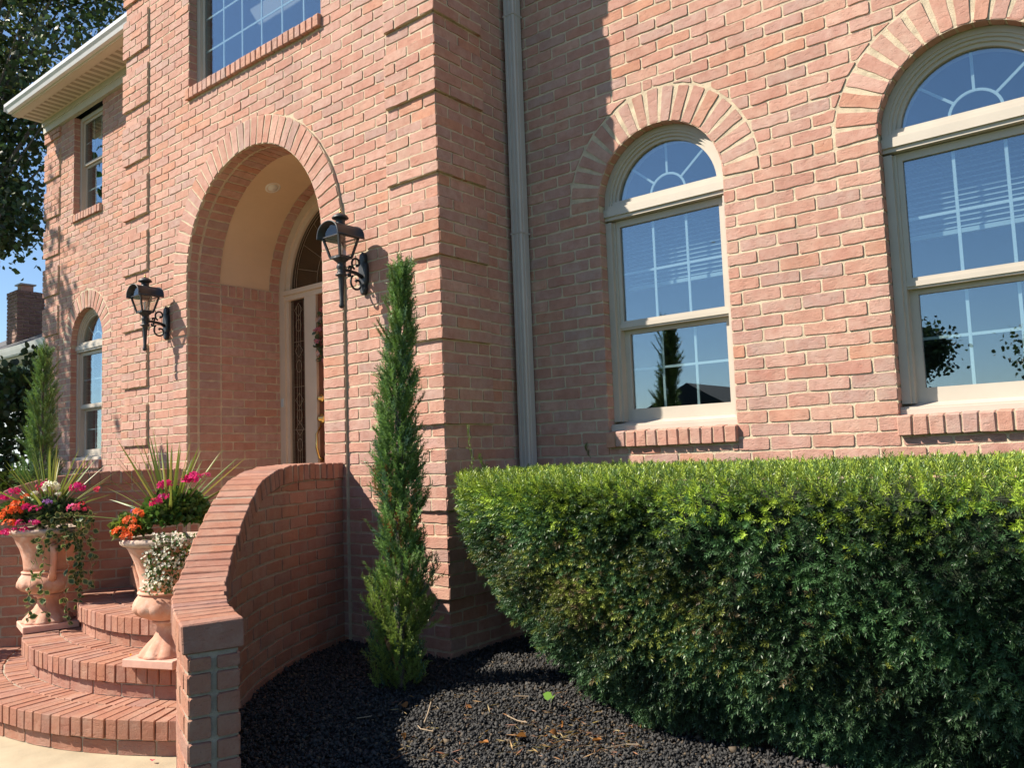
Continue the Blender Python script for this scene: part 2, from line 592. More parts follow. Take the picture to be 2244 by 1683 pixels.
def bond(w, u0, u1, v0, v1, L=3.0, off=0.0, holes=(), inside=None, w0f=None, visf=None, corner=None):
    """running bond; holes: ('rect',u0,u1,v0,v1) or ('arch',cu,spring,r,v_bottom)"""
    for k in range(int(math.floor(v0)), int(math.ceil(v1))):
        a, b = max(k, v0) + MJ / 2, min(k + 1, v1) - MJ / 2
        if b - a < 0.3:
            continue
        st = off + (1.5 if k % 2 else 0.0)
        i0 = int(math.floor((u0 - st) / L)) - 1
        cuts = [u0] + [st + i * L for i in range(i0, i0 + int((u1 - u0) / L) + 4) if u0 + 0.35 < st + i * L < u1 - 0.35] + [u1]
        cuts = [c + (random.uniform(-.06, .06) if 0 < i < len(cuts) - 1 else 0) for i, c in enumerate(cuts)]
        for c0, c1 in zip(cuts[:-1], cuts[1:]):
            pieces = [rect(c0 + MJ / 2 * (c0 > u0 or not corner or corner != 'lo'), c1 - MJ / 2 * (c1 < u1 or not corner or corner != 'hi'), a + random.uniform(-.02, .02), b + random.uniform(-.02, .02))]
            for h in holes:
                new = []
                for p in pieces:
                    if h[0] == 'rect':
                        _, x0, x1, y0, y1 = h
                        if p[0][1] >= y1 - .2 or p[2][1] <= y0 + .2 or min(q[0] for q in p) >= x1 or max(q[0] for q in p) <= x0:
                            new.append(p)
                            continue
                        l = clip_half(p, (-1, 0), -x0)
                        r = clip_half(p, (1, 0), x1)
                        new += [q for q in (l, r) if len(q) > 2]
                        if p[0][1] < y0 - .25:
                            mdl = clip_half(clip_half(clip_half(p, (1, 0), x0), (-1, 0), -x1), (0, -1), -(y0 - .06))
                            if len(mdl) > 2:
                                new.append(mdl)
                    else:
                        _, cu, sp, r, vb = h
                        cv = (p[0][1] + p[2][1]) / 2
                        if cv < vb:
                            new.append(p)
                            continue
                        if cv < sp:
                            l = clip_half(p, (-1, 0), -(cu - r))
                            rr = clip_half(p, (1, 0), cu + r)
                            new += [q for q in (l, rr) if len(q) > 2]
                            continue
                        ds = [math.hypot(q[0] - cu, q[1] - sp) for q in p]
                        xs = [q[0] for q in p]
                        near = math.hypot(min(max(cu, min(xs)), max(xs)) - cu, p[0][1] - sp)
                        if near > r:
                            new.append(p)
                            continue
                        if max(ds) < r:
                            continue
                        for sgn in (-1, 1):     # left and right of the crown separately
                            if sgn < 0:
                                q = clip_half(p, (-1, 0), -cu)
                            else:
                                q = clip_half(p, (1, 0), cu)
                            if len(q) < 3:
                                continue
                            far = max(q, key=lambda t: math.hypot(t[0] - cu, t[1] - sp))
                            mx, my = sum(t[0] for t in q) / len(q), sum(t[1] for t in q) / len(q)
                            mx, my = (mx + far[0]) / 2 - cu, (my + far[1]) / 2 - sp
                            ll = math.hypot(mx, my)
                            nn = (mx / ll, my / ll)
                            q = clip_half(q, nn, nn[0] * cu + nn[1] * sp + r)
                            if len(q) > 2 and area(q) > .25:
                                new.append(q)
                pieces = new
            for p in pieces:
                cu, cv = sum(q[0] for q in p) / len(p), sum(q[1] for q in p) / len(p)
                if inside and not inside(cu, cv):
                    continue
                w.put(p, w0f(cu, cv) if w0f else 0.0, vis=visf(cu, cv) if visf else True)


def arch(w, cu, sp, r, n, length=2.85, wid=0.80, w0=0.0, taper=False):
    for i in range(n):
        dl = 0.4 / (r + 1.4)
        th = -dl + (math.pi + 2 * dl) * (i + 0.5) / n
        e, t = (math.cos(th), math.sin(th)), (-math.sin(th), math.cos(th))
        r0, r1 = r + 0.02, r + length + random.uniform(-.04, .04)
        if taper:
            wa, wb = math.pi * r0 / n - 0.13, math.pi * r1 / n - 0.19
        else:
            wa = min(wid, math.pi * r0 / n - .05)
            wb = wa + .2
        pts = [(r0, -wa / 2), (r0, wa / 2), (r1, wb / 2), (r1, -wb / 2)]
        poly = [(cu + e[0] * a + t[0] * b, sp + e[1] * a + t[1] * b) for a, b in pts]
        if (poly[1][0] - poly[0][0]) * (poly[2][1] - poly[1][1]) - (poly[1][1] - poly[0][1]) * (poly[2][0] - poly[1][0]) < 0:
            poly = poly[::-1]
        w.put(poly, w0 + random.uniform(-.01, .02), 'arch_brick', jit=.02)


def holed(mb, u0, u1, v0, v1, holes, mp, w):
    """flat backing sheet with rectangular and arched openings, built from strips"""
    us = {u0, u1}
    for h in holes:
        if h[0] == 'rect':
            us |= {h[1], h[2]}
        else:
            us |= {h[1] + h[3] * math.cos(math.pi * i / 24) for i in range(25)}
    us = sorted(u for u in us if u0 <= u <= u1)
    for a, b in zip(us[:-1], us[1:]):
        if b - a < 1e-6:
            continue
        m = (a + b) / 2
        gaps = []
        for h in holes:
            if h[0] == 'rect' and h[1] < m < h[2]:
                gaps.append((h[3], h[3], h[4], h[4]))
            elif h[0] == 'arch' and abs(m - h[1]) < h[3]:
                f = lambda u: h[2] + math.sqrt(max(0, h[3] ** 2 - (u - h[1]) ** 2))
                gaps.append((h[4], h[4], f(a), f(b)))
        gaps.sort()
        lo = (v0, v0)
        for ga, gb, ha, hb in gaps + [(v1, v1, v1, v1)]:
            if ga > lo[0]:
                mb.quad(mp(a, lo[0], w), mp(b, lo[1], w), mp(b, gb, w), mp(a, ga, w))
            lo = (ha, hb)


# ================================================================== setting
GZ = -4.55     # level of the mulch bed by the house


def bedz(x, y):
    return max(-8.75, GZ - 0.22 * max(0, -27 - y) + 0.12 * math.sin(x * .31 + 1) * math.sin(y * .27))


mb = MB()
mb.quad((-3000, -3000, -8.9), (3000, -3000, -8.9), (3000, 3000, -8.9), (-3000, 3000, -8.9))
tag(mb.build('lawn', M['lawn']), kind='structure')
mb = MB()
mb.quad((-3000, -330, -8.82), (3000, -330, -8.82), (3000, -230, -8.82), (-3000, -230, -8.82))
tag(mb.build('road', M['asphalt']), kind='structure')
mb = MB()
mb.box(-90, 1, -75, -14, -8.85, -8.5)
tag(mb.build('walk', M['concrete']), kind='structure')
nx, ny = 110, 70
V, F = [], []
for j in range(ny + 1):
    for i in range(nx + 1):
        x, y = -18 + 100 * i / nx, -46 + 57 * j / ny
        V.append((x, y, bedz(x, y) - .1 + random.uniform(-.06, .06)))
for j in range(ny):
    for i in range(nx):
        x, y = -18 + 100 * (i + .5) / nx, -46 + 57 * (j + .5) / ny
        rr = math.hypot(x - 24.93, y - 10.5)
        if x < 13 and (rr > 40.6 or y < -24 - .1 * (12 - x)):
            continue
        F.append([j * (nx + 1) + i, j * (nx + 1) + i + 1, (j + 1) * (nx + 1) + i + 1, (j + 1) * (nx + 1) + i])
tag(mk('mulch_bed', V, F, M['bed'], smooth=True), kind='structure')
mb = MB()
mb.box(-160, -54 - 13, -20, 11, -8.9, GZ - .2)
tag(mb.build('planting_bed', M['bed']), kind='structure')

# ================================================================== the house
RD, LD = 10.37, 11.8           # how far the flanking walls stand behind the entrance front
SPR = 32.4                     # spring line of every arch
house = empty('brick_house', (-27, 6, GZ), 'large salmon brick house with arched entrance and arched windows', 'house')

front = plane_map((0, 0, 0), (1, 0, 0), (0, -1, 0))
side = plane_map((0, 0, 0), (0, 1, 0), (1, 0, 0))
right = plane_map((0, RD, 0), (1, 0, 0), (0, -1, 0))
left = plane_map((0, LD, 0), (1, 0, 0), (0, -1, 0))
QR = 0.29                      # quoins and the door surround stand this much proud
raised = lambda v: (v % 7) < 5

WR = 5.68                      # half width of the arched windows
WC = (14.68, 37.4)
WL = -91.6


def slab(mb, mp, u0, u1, v0, v1, w0, w1):
    P = [mp(u0, v0, w0), mp(u1, v0, w0), mp(u1, v1, w0), mp(u0, v1, w0), mp(u0, v0, w1), mp(u1, v0, w1), mp(u1, v1, w1), mp(u0, v1, w1)]
    mb.add(P, [[0, 3, 2, 1], [4, 5, 6, 7], [0, 1, 5, 4], [1, 2, 6, 5], [2, 3, 7, 6], [3, 0, 4, 7]])


REC = -0.062
# --- entrance front
TOPF = 84
mb = MB()
holesF = [('arch', -27, SPR, 12.0, -9), ('rect', -39, -15, 54.45, 80)]
holed(mb, -54, 0, -9, TOPF, holesF, front, REC)
for k in range(-1, 12):
    for a, b in ((-54 - .1, -48 - .06), (-6 + .06, .1)):
        slab(mb, front, a, b, 7 * k + .06, 7 * k + 5 - .06, REC - .05, QR + REC)
for a, b in ((-42 + .06, -39), (-15, -12 - .06)):
    slab(mb, front, a, b, -9, SPR, REC - .05, QR + REC)
# raised mortar ring round the door arch
path = []
for i in range(49):
    th = math.pi * i / 48
    path.append(((-27, 0, SPR), (math.cos(th), 0, math.sin(th)), (0, -1, 0)))
mb.sweep(path, [(12.0, REC - .05), (14.93, REC - .05), (14.93, QR + REC), (12.0, QR + REC)])
wallF = mb.build('wall', M['mortar'], house)
wF = Wall(wallF, front, M['brick'])
holesB = [('arch', -27, SPR, 15.02, -9), ('rect', -39, -15, 53.1, 80)]
bond(wF, -48, -6, -8, TOPF, holes=holesB, visf=lambda u, v: v > 8 or u > -12)
for k in range(-8, TOPF):
    a, b = k + MJ / 2, k + 1 - MJ / 2
    up = raised(k)
    w0 = QR if up else 0
    e = w0 - .02
    for u0, u1, hi in ((-6, 0, 1), (-54, -48, 0)):
        if k % 2:
            cuts = [u0, u0 + 1.5, u0 + 4.5, u1]
        else:
            cuts = [u0, u0 + 3, u1]
        for i, (p, q) in enumerate(zip(cuts[:-1], cuts[1:])):
            p2 = p + MJ / 2
            q2 = q - MJ / 2
            if hi and i == len(cuts) - 2:
                q2 = q + e
            if not hi and i == 0:
                p2 = p - e
            wF.put(rect(p2, q2, a, b), w0 + random.uniform(-.02, .02))
for k in range(-8, 33):
    a, b = k + MJ / 2, min(k + 1, SPR) - MJ / 2
    if b - a < .4:
        continue
    wF.put(rect(-42 + MJ / 2, -39 - .01, a, b), QR)
    wF.put(rect(-15 + .01, -12 - MJ / 2, a, b), QR)
arch(wF, -27, SPR, 12.0, 37, 2.92, w0=QR, taper=True)

# --- door reveal and vestibule
mb = MB()
jl = plane_map((-39, 0, 0), (0, 1, 0), (1, 0, 0))
jr = plane_map((-15, 0, 0), (0, 1, 0), (-1, 0, 0))
mb.quad(jl(-.1, -9, REC), jl(12, -9, REC), jl(12, SPR, REC), jl(-.1, SPR, REC))
mb.quad(jr(-.1, -9, REC), jr(12, -9, REC), jr(12, SPR, REC), jr(-.1, SPR, REC))
for y0, y1 in ((-.1, 3.95), (10.55, 12.0)):
    for i in range(48):
        a, b = math.pi * i / 48, math.pi * (i + 1) / 48
        r = 12.0 - REC
        P = lambda t, y: (-27 + r * math.cos(t), y, SPR + r * math.sin(t))
        mb.quad(P(a, y0), P(a, y1), P(b, y1), P(b, y0))
wallV = mb.build('wall', M['mortar'], house)
wV = Wall(wallV, jl, M['brick'])
for mp, vis in ((jl, True), (jr, False)):
    for k in range(1, 33):
        a, b = k + MJ / 2, min(k + 1, SPR) - MJ / 2
        if b - a < .25:
            continue
        wV.put(rect(-.15, 1.05, a, b), 0, mp=mp, vis=vis)
        wV.put(rect(1.3, 3.9, a, b), 0, mp=mp, vis=vis)
    for k in range(1, 31):
        a, b = k + MJ / 2, k + 1 - MJ / 2
        cuts = [4.0, 5.5, 8.5, 11.5, 12.0] if k % 2 else [4.0, 7, 10, 12.0]
        for p, q in zip(cuts[:-1], cuts[1:]):
            wV.put(rect(p + MJ / 2, q - MJ / 2, a, b), 0, mp=mp, vis=vis)
    for i in range(8):
        wV.put(rect(4.05 + i, 4.05 + i + .83, 31 + MJ / 2, SPR - .05), .02, mp=mp, vis=vis)
arcm = lambda u, v, w: (-27 + (12.0 - w) * math.cos(v / 12.0), u, SPR + (12.0 - w) * math.sin(v / 12.0))
for i in range(37):
    a, b = 12 * math.pi * i / 37 + .06, 12 * math.pi * (i + 1) / 37 - .06
    for u0, u1 in ((-.15, 1.05), (1.3, 3.9), (10.6, 11.95)):
        wV.put(rect(u0, u1, a, b), 0, mp=arcm, vis=True)
mb = MB()
vr = 12.14
for i in range(40):
    a, b = math.pi * i / 40, math.pi * (i + 1) / 40
    P = lambda t, y: (-27 + vr * math.cos(t), y, SPR - .05 + vr * math.sin(t))
    mb.quad(P(a, 3.9), P(a, 10.6), P(b, 10.6), P(b, 3.9))
vault = mb.build('vault', M['stucco'], house, smooth=True)
# recessed ceiling lamp (unlit)
th = math.acos((-32.8 + 27) / 12.32)
mb = MB()
pr = []
ctr = np.array([-27 + 12.2 * math.cos(th), 6.8, SPR + 12.2 * math.sin(th)])
nin = np.array([-math.cos(th), 0, -math.sin(th)])
tA, tB = np.array([0, 1.0, 0]), np.cross(nin, np.array([0, 1.0, 0]))
for r, h in ((.95, -.05), (.95, .1), (.78, .16), (.62, .1), (.55, .22), (.3, .34), (.05, .36)):
    for k in range(20):
        w = 2 * math.pi * k / 20
        pr.append(ctr + nin * h + r * (tA * math.cos(w) + tB * math.sin(w)))
mb.add(pr, [[i * 20 + k, i * 20 + (k + 1) % 20, (i + 1) * 20 + (k + 1) % 20, (i + 1) * 20 + k] for i in range(6) for k in range(20)])
mb.build('ceiling_lamp', M['bulb'], house, smooth=True)
mb = MB()
mb.box(-39, -15, -.5, 12.9, .6, 1.5)
mb.build('threshold', M['concrete'], house)

# --- front door set
DY = 12.0
bw = MB()
bw.box(-39.1, -38.0, DY, DY + .8, 1.5, SPR)
bw.box(-38.0, -37.45, DY + .25, DY + .9, 1.5, SPR - 1.2)
bw.box(-34.3, -32.1, DY + .15, DY + .9, 1.5, SPR - 1.2)
bw.box(-16.0, -14.9, DY, DY + .8, 1.5, SPR)
bw.box(-21.9, -19.7, DY + .15, DY + .9, 1.5, SPR - 1.2)
bw.box(-38.0, -16.0, DY + .1, DY + .95, SPR - 1.2, SPR - .55)
bw.box(-38.2, -15.8, DY - .15, DY + .9, SPR - .55, SPR)
for (r0, r1, y0, y1) in ((11.0, 12.05, 0, .8), (10.2, 11.0, .25, .9)):
    path = [((-27, DY, SPR), (math.cos(math.pi * i / 48), 0, math.sin(math.pi * i / 48)), (0, 1, 0)) for i in range(49)]
    bw.sweep(path, [(r0, y0), (r1, y0), (r1, y1), (r0, y1)])
doorset = bw.build('entrance_door', M['doorframe'], house)
mb = MB()
mb.box(-32.1, -21.9, DY + .5, DY + .9, 1.6, SPR - 1.2)
for x0, x1, z0, z1 in ((-31.2, -27.6, 4, 12), (-26.4, -22.8, 4, 12), (-31.2, -27.6, 14, 20), (-26.4, -22.8, 14, 20)):
    mb.box(x0, x1, DY + .4, DY + .52, z0, z1)
mb.build('door_leaf', M['door'], doorset)


def flatpane(name, pts, m, parent, th=.12):
    n = len(pts)
    V = [(x, y, z) for x, y, z in pts] + [(x, y + th, z) for x, y, z in pts]
    F = [list(range(n)), list(range(n, 2 * n))[::-1]] + [[i, n + i, n + (i + 1) % n, (i + 1) % n] for i in range(n)]
    return mk(name, V, F, m, parent)


flatpane('sidelight_pane', [(-37.45, DY + .55, 1.6), (-34.3, DY + .55, 1.6), (-34.3, DY + .55, SPR - 1.2), (-37.45, DY + .55, SPR - 1.2)], M['leadglass'], doorset)
flatpane('sidelight_pane', [(-19.7, DY + .55, 1.6), (-16.0, DY + .55, 1.6), (-16.0, DY + .55, SPR - 1.2), (-19.7, DY + .55, SPR - 1.2)], M['leadglass'], doorset)
flatpane('fanlight_pane', [(-27 + 10.3 * math.cos(math.pi * i / 32), DY + .55, SPR + 10.3 * math.sin(math.pi * i / 32)) for i in range(33)], M['leadglass'], doorset)
mb = MB()
cy = DY + .5
for x in (-37.2, -36.95, -34.85, -34.6):
    mb.tube([(x, cy, 1.8), (x, cy, SPR - 1.4)], .03, 5)
for zc in (7.5, 13.5, 17.0, 23, 28):
    mb.tube([(-35.9 + .5 * math.cos(a), cy, zc + .75 * math.sin(a)) for a in np.linspace(0, 2 * math.pi, 13)], .03, 5)
    mb.tube([(-35.9 + .75 * math.cos(a), cy, zc + 1.9 + .85 * math.sin(a)) for a in np.linspace(0, 2 * math.pi, 5)], .03, 5)
for x in (-36.3, -35.9, -35.5):
    mb.tube([(x, cy, 1.8), (x, cy, SPR - 2)], .025, 5)
for z in (5, 10, 15.3, 20.5, 26):
    mb.tube([(-37.2, cy, z), (-34.6, cy, z)], .025, 5)
for r in (9.6, 9.2, 5.2):
    mb.tube([(-27 + r * math.cos(a), cy, SPR + .3 + r * math.sin(a)) for a in np.linspace(0, math.pi, 33)], .035, 5)
for a in np.linspace(.25, math.pi - .25, 9):
    mb.tube([(-27 + 5.2 * math.cos(a), cy, SPR + .3 + 5.2 * math.sin(a)), (-27 + 9.2 * math.cos(a), cy, SPR + .3 + 9.2 * math.sin(a))], .03, 5)
mb.build('lead_came', M['twig'], doorset)
mb = MB()
for zc, r in ((18.8, .42), (16.4, .5)):
    mb.add([(-31.55 + r * k[0] * math.cos(w), DY + .42 - k[1], zc + r * 1.15 * k[0] * math.sin(w)) for k in ((1, 0), (1, .1), (.55, .18), (.5, .55), (.1, .6)) for w in np.linspace(0, 2 * math.pi, 16, endpoint=False)],
           [[i * 16 + k, i * 16 + (k + 1) % 16, (i + 1) * 16 + (k + 1) % 16, (i + 1) * 16 + k] for i in range(4) for k in range(16)])
mb.tube([(-31.6, DY + .3, 15.6), (-31.6, DY - .35, 14.6), (-31.55, DY - .4, 13), (-31.5, DY - .1, 11.9), (-31.5, DY + .4, 11.6)], [.12, .14, .17, .13, .22], 8)
mb.build('door_handle', M['brass'], doorset, smooth=True)
mb = MB()
mb.box(-38.75, -38.35, DY - .12, DY + .02, 18.2, 19.2)
mb.build('door_bell', M['blind'], doorset)
mb = MB()
mb.box(-39, -15, DY + 1.0, DY + 20, 1.3, 1.5)
mb.box(-39, -15, DY + 20, DY + 20.5, 1.3, 46)
mb.box(-39.5, -39, DY + 1, DY + 20, 1.3, 46)
mb.box(-15, -14.5, DY + 1, DY + 20, 1.3, 46)
mb.box(-39, -15, DY + 1, DY + 20, 45, 46)
mb.build('interior', M['room'], house)

# --- side return
mb = MB()
holed(mb, 0, RD + .2, -9, 84, [], side, REC)
for k in range(-1, 12):
    slab(mb, side, -.1, 6 - .06, 7 * k + .06, 7 * k + 5 - .06, REC - .05, QR + REC)
wallS = mb.build('wall', M['mortar'], house)
wS = Wall(wallS, side, M['brick'])
for k in range(-8, 66):
    a, b = k + MJ / 2, k + 1 - MJ / 2
    w0 = QR if raised(k) else 0
    e = w0 - .02
    cuts = [0, 1.5, 4.5, 6] if k % 2 == 0 else [0, 3, 6]
    for i, (p, q) in enumerate(zip(cuts[:-1], cuts[1:])):
        wS.put(rect(p + (MJ / 2 if i else -e), q - MJ / 2, a, b), w0 + random.uniform(-.02, .02))
bond(wS, 6, RD, -8, 66, off=1.5)

# --- right wall
mb = MB()
holesR = [('arch', c, SPR, WR, 13.0) for c in WC]
holed(mb, -.1, 70, -9, 62, holesR, right, REC)
wallR = mb.build('wall', M['mortar'], house)
wR = Wall(wallR, right, M['brick'])
holesRB = [h for c in WC for h in (('arch', c, SPR, WR + 3.0, SPR), ('rect', c - WR, c + WR, 11.6, SPR))]
bond(wR, 0, 66, -6, 60, off=.3, holes=holesRB, visf=lambda u, v: v > 10.6 or u < 2.5)
for c in WC:
    arch(wR, c, SPR, WR, 19)

# --- left wall
mb = MB()
holesL = [('arch', WL, SPR, WR, 13.0), ('rect', WL - 5.25, WL + 5.25, 54.5, 71.9)]
holed(mb, -108, -53.9, -9, 76, holesL, left, REC)
for k in range(-1, 11):
    if 7 * k + 5 < 73:
        slab(mb, left, -108.1, -102 - .06, 7 * k + .06, 7 * k + 5 - .06, REC - .05, QR + REC)
wallL = mb.build('wall', M['mortar'], house)
wL = Wall(wallL, left, M['brick'])
holesLB = [('arch', WL, SPR, WR + 3.0, SPR), ('rect', WL - WR, WL + WR, 11.6, SPR), ('rect', WL - 5.25, WL + 5.25, 53.2, 72)]
bond(wL, -102, -54, -6, 72, holes=holesLB, visf=lambda u, v: u < -72)
for k in range(-6, 72):
    a, b = k + MJ / 2, k + 1 - MJ / 2
    w0 = QR if raised(k) else 0
    cuts = [-108, -106.5, -103.5, -102] if k % 2 else [-108, -105, -102]
    for i, (p, q) in enumerate(zip(cuts[:-1], cuts[1:])):
        wL.put(rect(p + (MJ / 2 if i else -(w0 - .02)), q - MJ / 2, a, b), w0)
arch(wL, WL, SPR, WR, 19)
mb = MB()
mb.box(-108.05, -107.9, LD + .1, 90, -9, 76)
mb.box(-54.05, -53.9, .1, LD, -9, 84)
mb.box(69.9, 70.05, RD + .1, 90, -9, 76)
mb.box(-108, 70, 89.9, 90, -9, 76)
mb.build('wall', M['brick'], house)


# --- window reveals, sills and windows
def reveal(wl, cx, Y, r, zb, depth=1.05, sp=SPR, square=None):
    a = plane_map((cx - r, Y, 0), (0, 1, 0), (1, 0, 0))
    b = plane_map((cx + r, Y, 0), (0, 1, 0), (-1, 0, 0))
    top = sp if square is None else square
    g = MB()
    for mp in (a, b):
        g.quad(mp(REC * -1, zb, REC), mp(depth + 1, zb, REC), mp(depth + 1, top, REC), mp(-REC, top, REC))
    if square is None:
        for i in range(24):
            t0, t1 = math.pi * i / 24, math.pi * (i + 1) / 24
            P = lambda t, y: (cx + (r - REC) * math.cos(t), y, sp + (r - REC) * math.sin(t))
            g.quad(P(t0, Y - REC), P(t0, Y + depth + 1), P(t1, Y + depth + 1), P(t1, Y - REC))
    g.build('reveal', M['mortar'], wl.part)
    for mp, vis in ((a, True), (b, False)):
        for k in range(int(zb), int(top) + 1):
            lo, hi = max(k, zb) + MJ / 2, min(k + 1, top) - MJ / 2
            if hi - lo > .3:
                wl.put(rect(.02, depth, lo, hi), 0, mp=mp, vis=vis)
    if square is None:
        am = lambda u, v, w: (cx + (r - w) * math.cos(v / r), u + Y, sp + (r - w) * math.sin(v / r))
        n = 19
        for i in range(n):
            wl.put(rect(.02, depth, r * math.pi * i / n + .05, r * math.pi * (i + 1) / n - .05), 0, mp=am)


def chamf(mp, dims, ch=.06, jit=.02):
    """box with cut edges; mp maps local (a,b,c) to space"""
    (a0, a1), (b0, b1), (c0, c1) = dims
    V, F = [], []
    j = lambda: random.uniform(-jit, jit)
    idx = {}
    for ia, a in enumerate((a0, a1)):
        for ib, b in enumerate((b0, b1)):
            for ic, c in enumerate((c0, c1)):
                sa, sb, s_c = (1 if ia == 0 else -1), (1 if ib == 0 else -1), (1 if ic == 0 else -1)
                dj = (j(), j(), j())
                for ax in range(3):
                    p = [a + sa * ch, b + sb * ch, c + s_c * ch]
                    p[ax] = (a, b, c)[ax]
                    idx[ia, ib, ic, ax] = len(V)
                    V.append(mp(p[0] + dj[0], p[1] + dj[1], p[2] + dj[2]))
    for ax in range(3):
        o = [x for x in range(3) if x != ax]
        for s_ in (0, 1):
            q = []
            for t in ((0, 0), (1, 0), (1, 1), (0, 1)):
                k = [0, 0, 0]
                k[ax] = s_
                k[o[0]], k[o[1]] = t
                q.append(idx[(*k, ax)])
            F.append(q if (s_ == 1) == (ax != 1) else q[::-1])
    for ax in range(3):
        o = [x for x in range(3) if x != ax]
        for t in ((0, 0), (1, 0), (1, 1), (0, 1)):
            q = []
            for s_, which in ((0, o[0]), (1, o[0]), (1, o[1]), (0, o[1])):
                k = [0, 0, 0]
                k[ax] = s_
                k[o[0]], k[o[1]] = t
                q.append(idx[(*k, which)])
            F.append(q)
    for ia in (0, 1):
        for ib in (0, 1):
            for ic in (0, 1):
                F.append([idx[ia, ib, ic, 0], idx[ia, ib, ic, 1], idx[ia, ib, ic, 2]])
    return V, F


def sill(part, x0, x1, Y, z1, n, proj=.45, h=1.3):
    m = MB()
    m.box(x0 + .05, x1 - .05, Y - proj + .12, Y + 1.2, z1 - h + .06, z1 - .1)
    m.build('sill_bed', M['mortar'], part)
    p = (x1 - x0) / n
    for i in range(n):
        a = x0 + i * p
        dz = random.uniform(-.03, .03)
        mp = lambda u, v, w: (u, v, w + dz - .12 * (Y - v))
        V, F = chamf(mp, ((a + .05, a + p - .05), (Y - proj + random.uniform(-.03, .03), Y + 1.1), (z1 - h, z1)), .07, .025)
        mk('sill_brick', V, F, M['brick'], part)


def bandpath(cx, Y, zs, r, n=32):
    return [((cx, Y, zs), (math.cos(math.pi * i / n), 0, math.sin(math.pi * i / n)), (0, 1, 0)) for i in range(n + 1)]


def frame_rect(mb, x0, x1, z0, z1, t, y0, y1, tb=None, tt=None):
    tb = tb or t
    tt = tt or t
    mb.box(x0, x0 + t, y0, y1, z0, z1)
    mb.box(x1 - t, x1, y0, y1, z0, z1)
    mb.box(x0 + t, x1 - t, y0 + .002, y1, z0, z0 + tb)
    mb.box(x0 + t, x1 - t, y0 + .002, y1, z1 - tt, z1)


def grid(parent, xs, zs, x0, x1, z0, z1, y, t=.10):
    for x in xs:
        MB().box(x - t, x + t, y, y + .1, z0, z1).build('muntin', M['muntin'], parent)
    for z in zs:
        MB().box(x0, x1, y + .012, y + .088, z - t, z + t).build('muntin', M['muntin'], parent)


def blind(parent, x0, x1, z0, z1, y):
    m = MB()
    z = z0 + .5
    while z < z1:
        m.add([(x0, y - .18, z - .1), (x1, y - .18, z - .1), (x1, y + .18, z + .12), (x0, y + .18, z + .12)], [[0, 1, 2, 3]])
        z += .36
    m.box(x0, x1, y - .2, y + .2, z0, z0 + .3)
    m.build('blind', M['blind'], parent, kind='stuff')


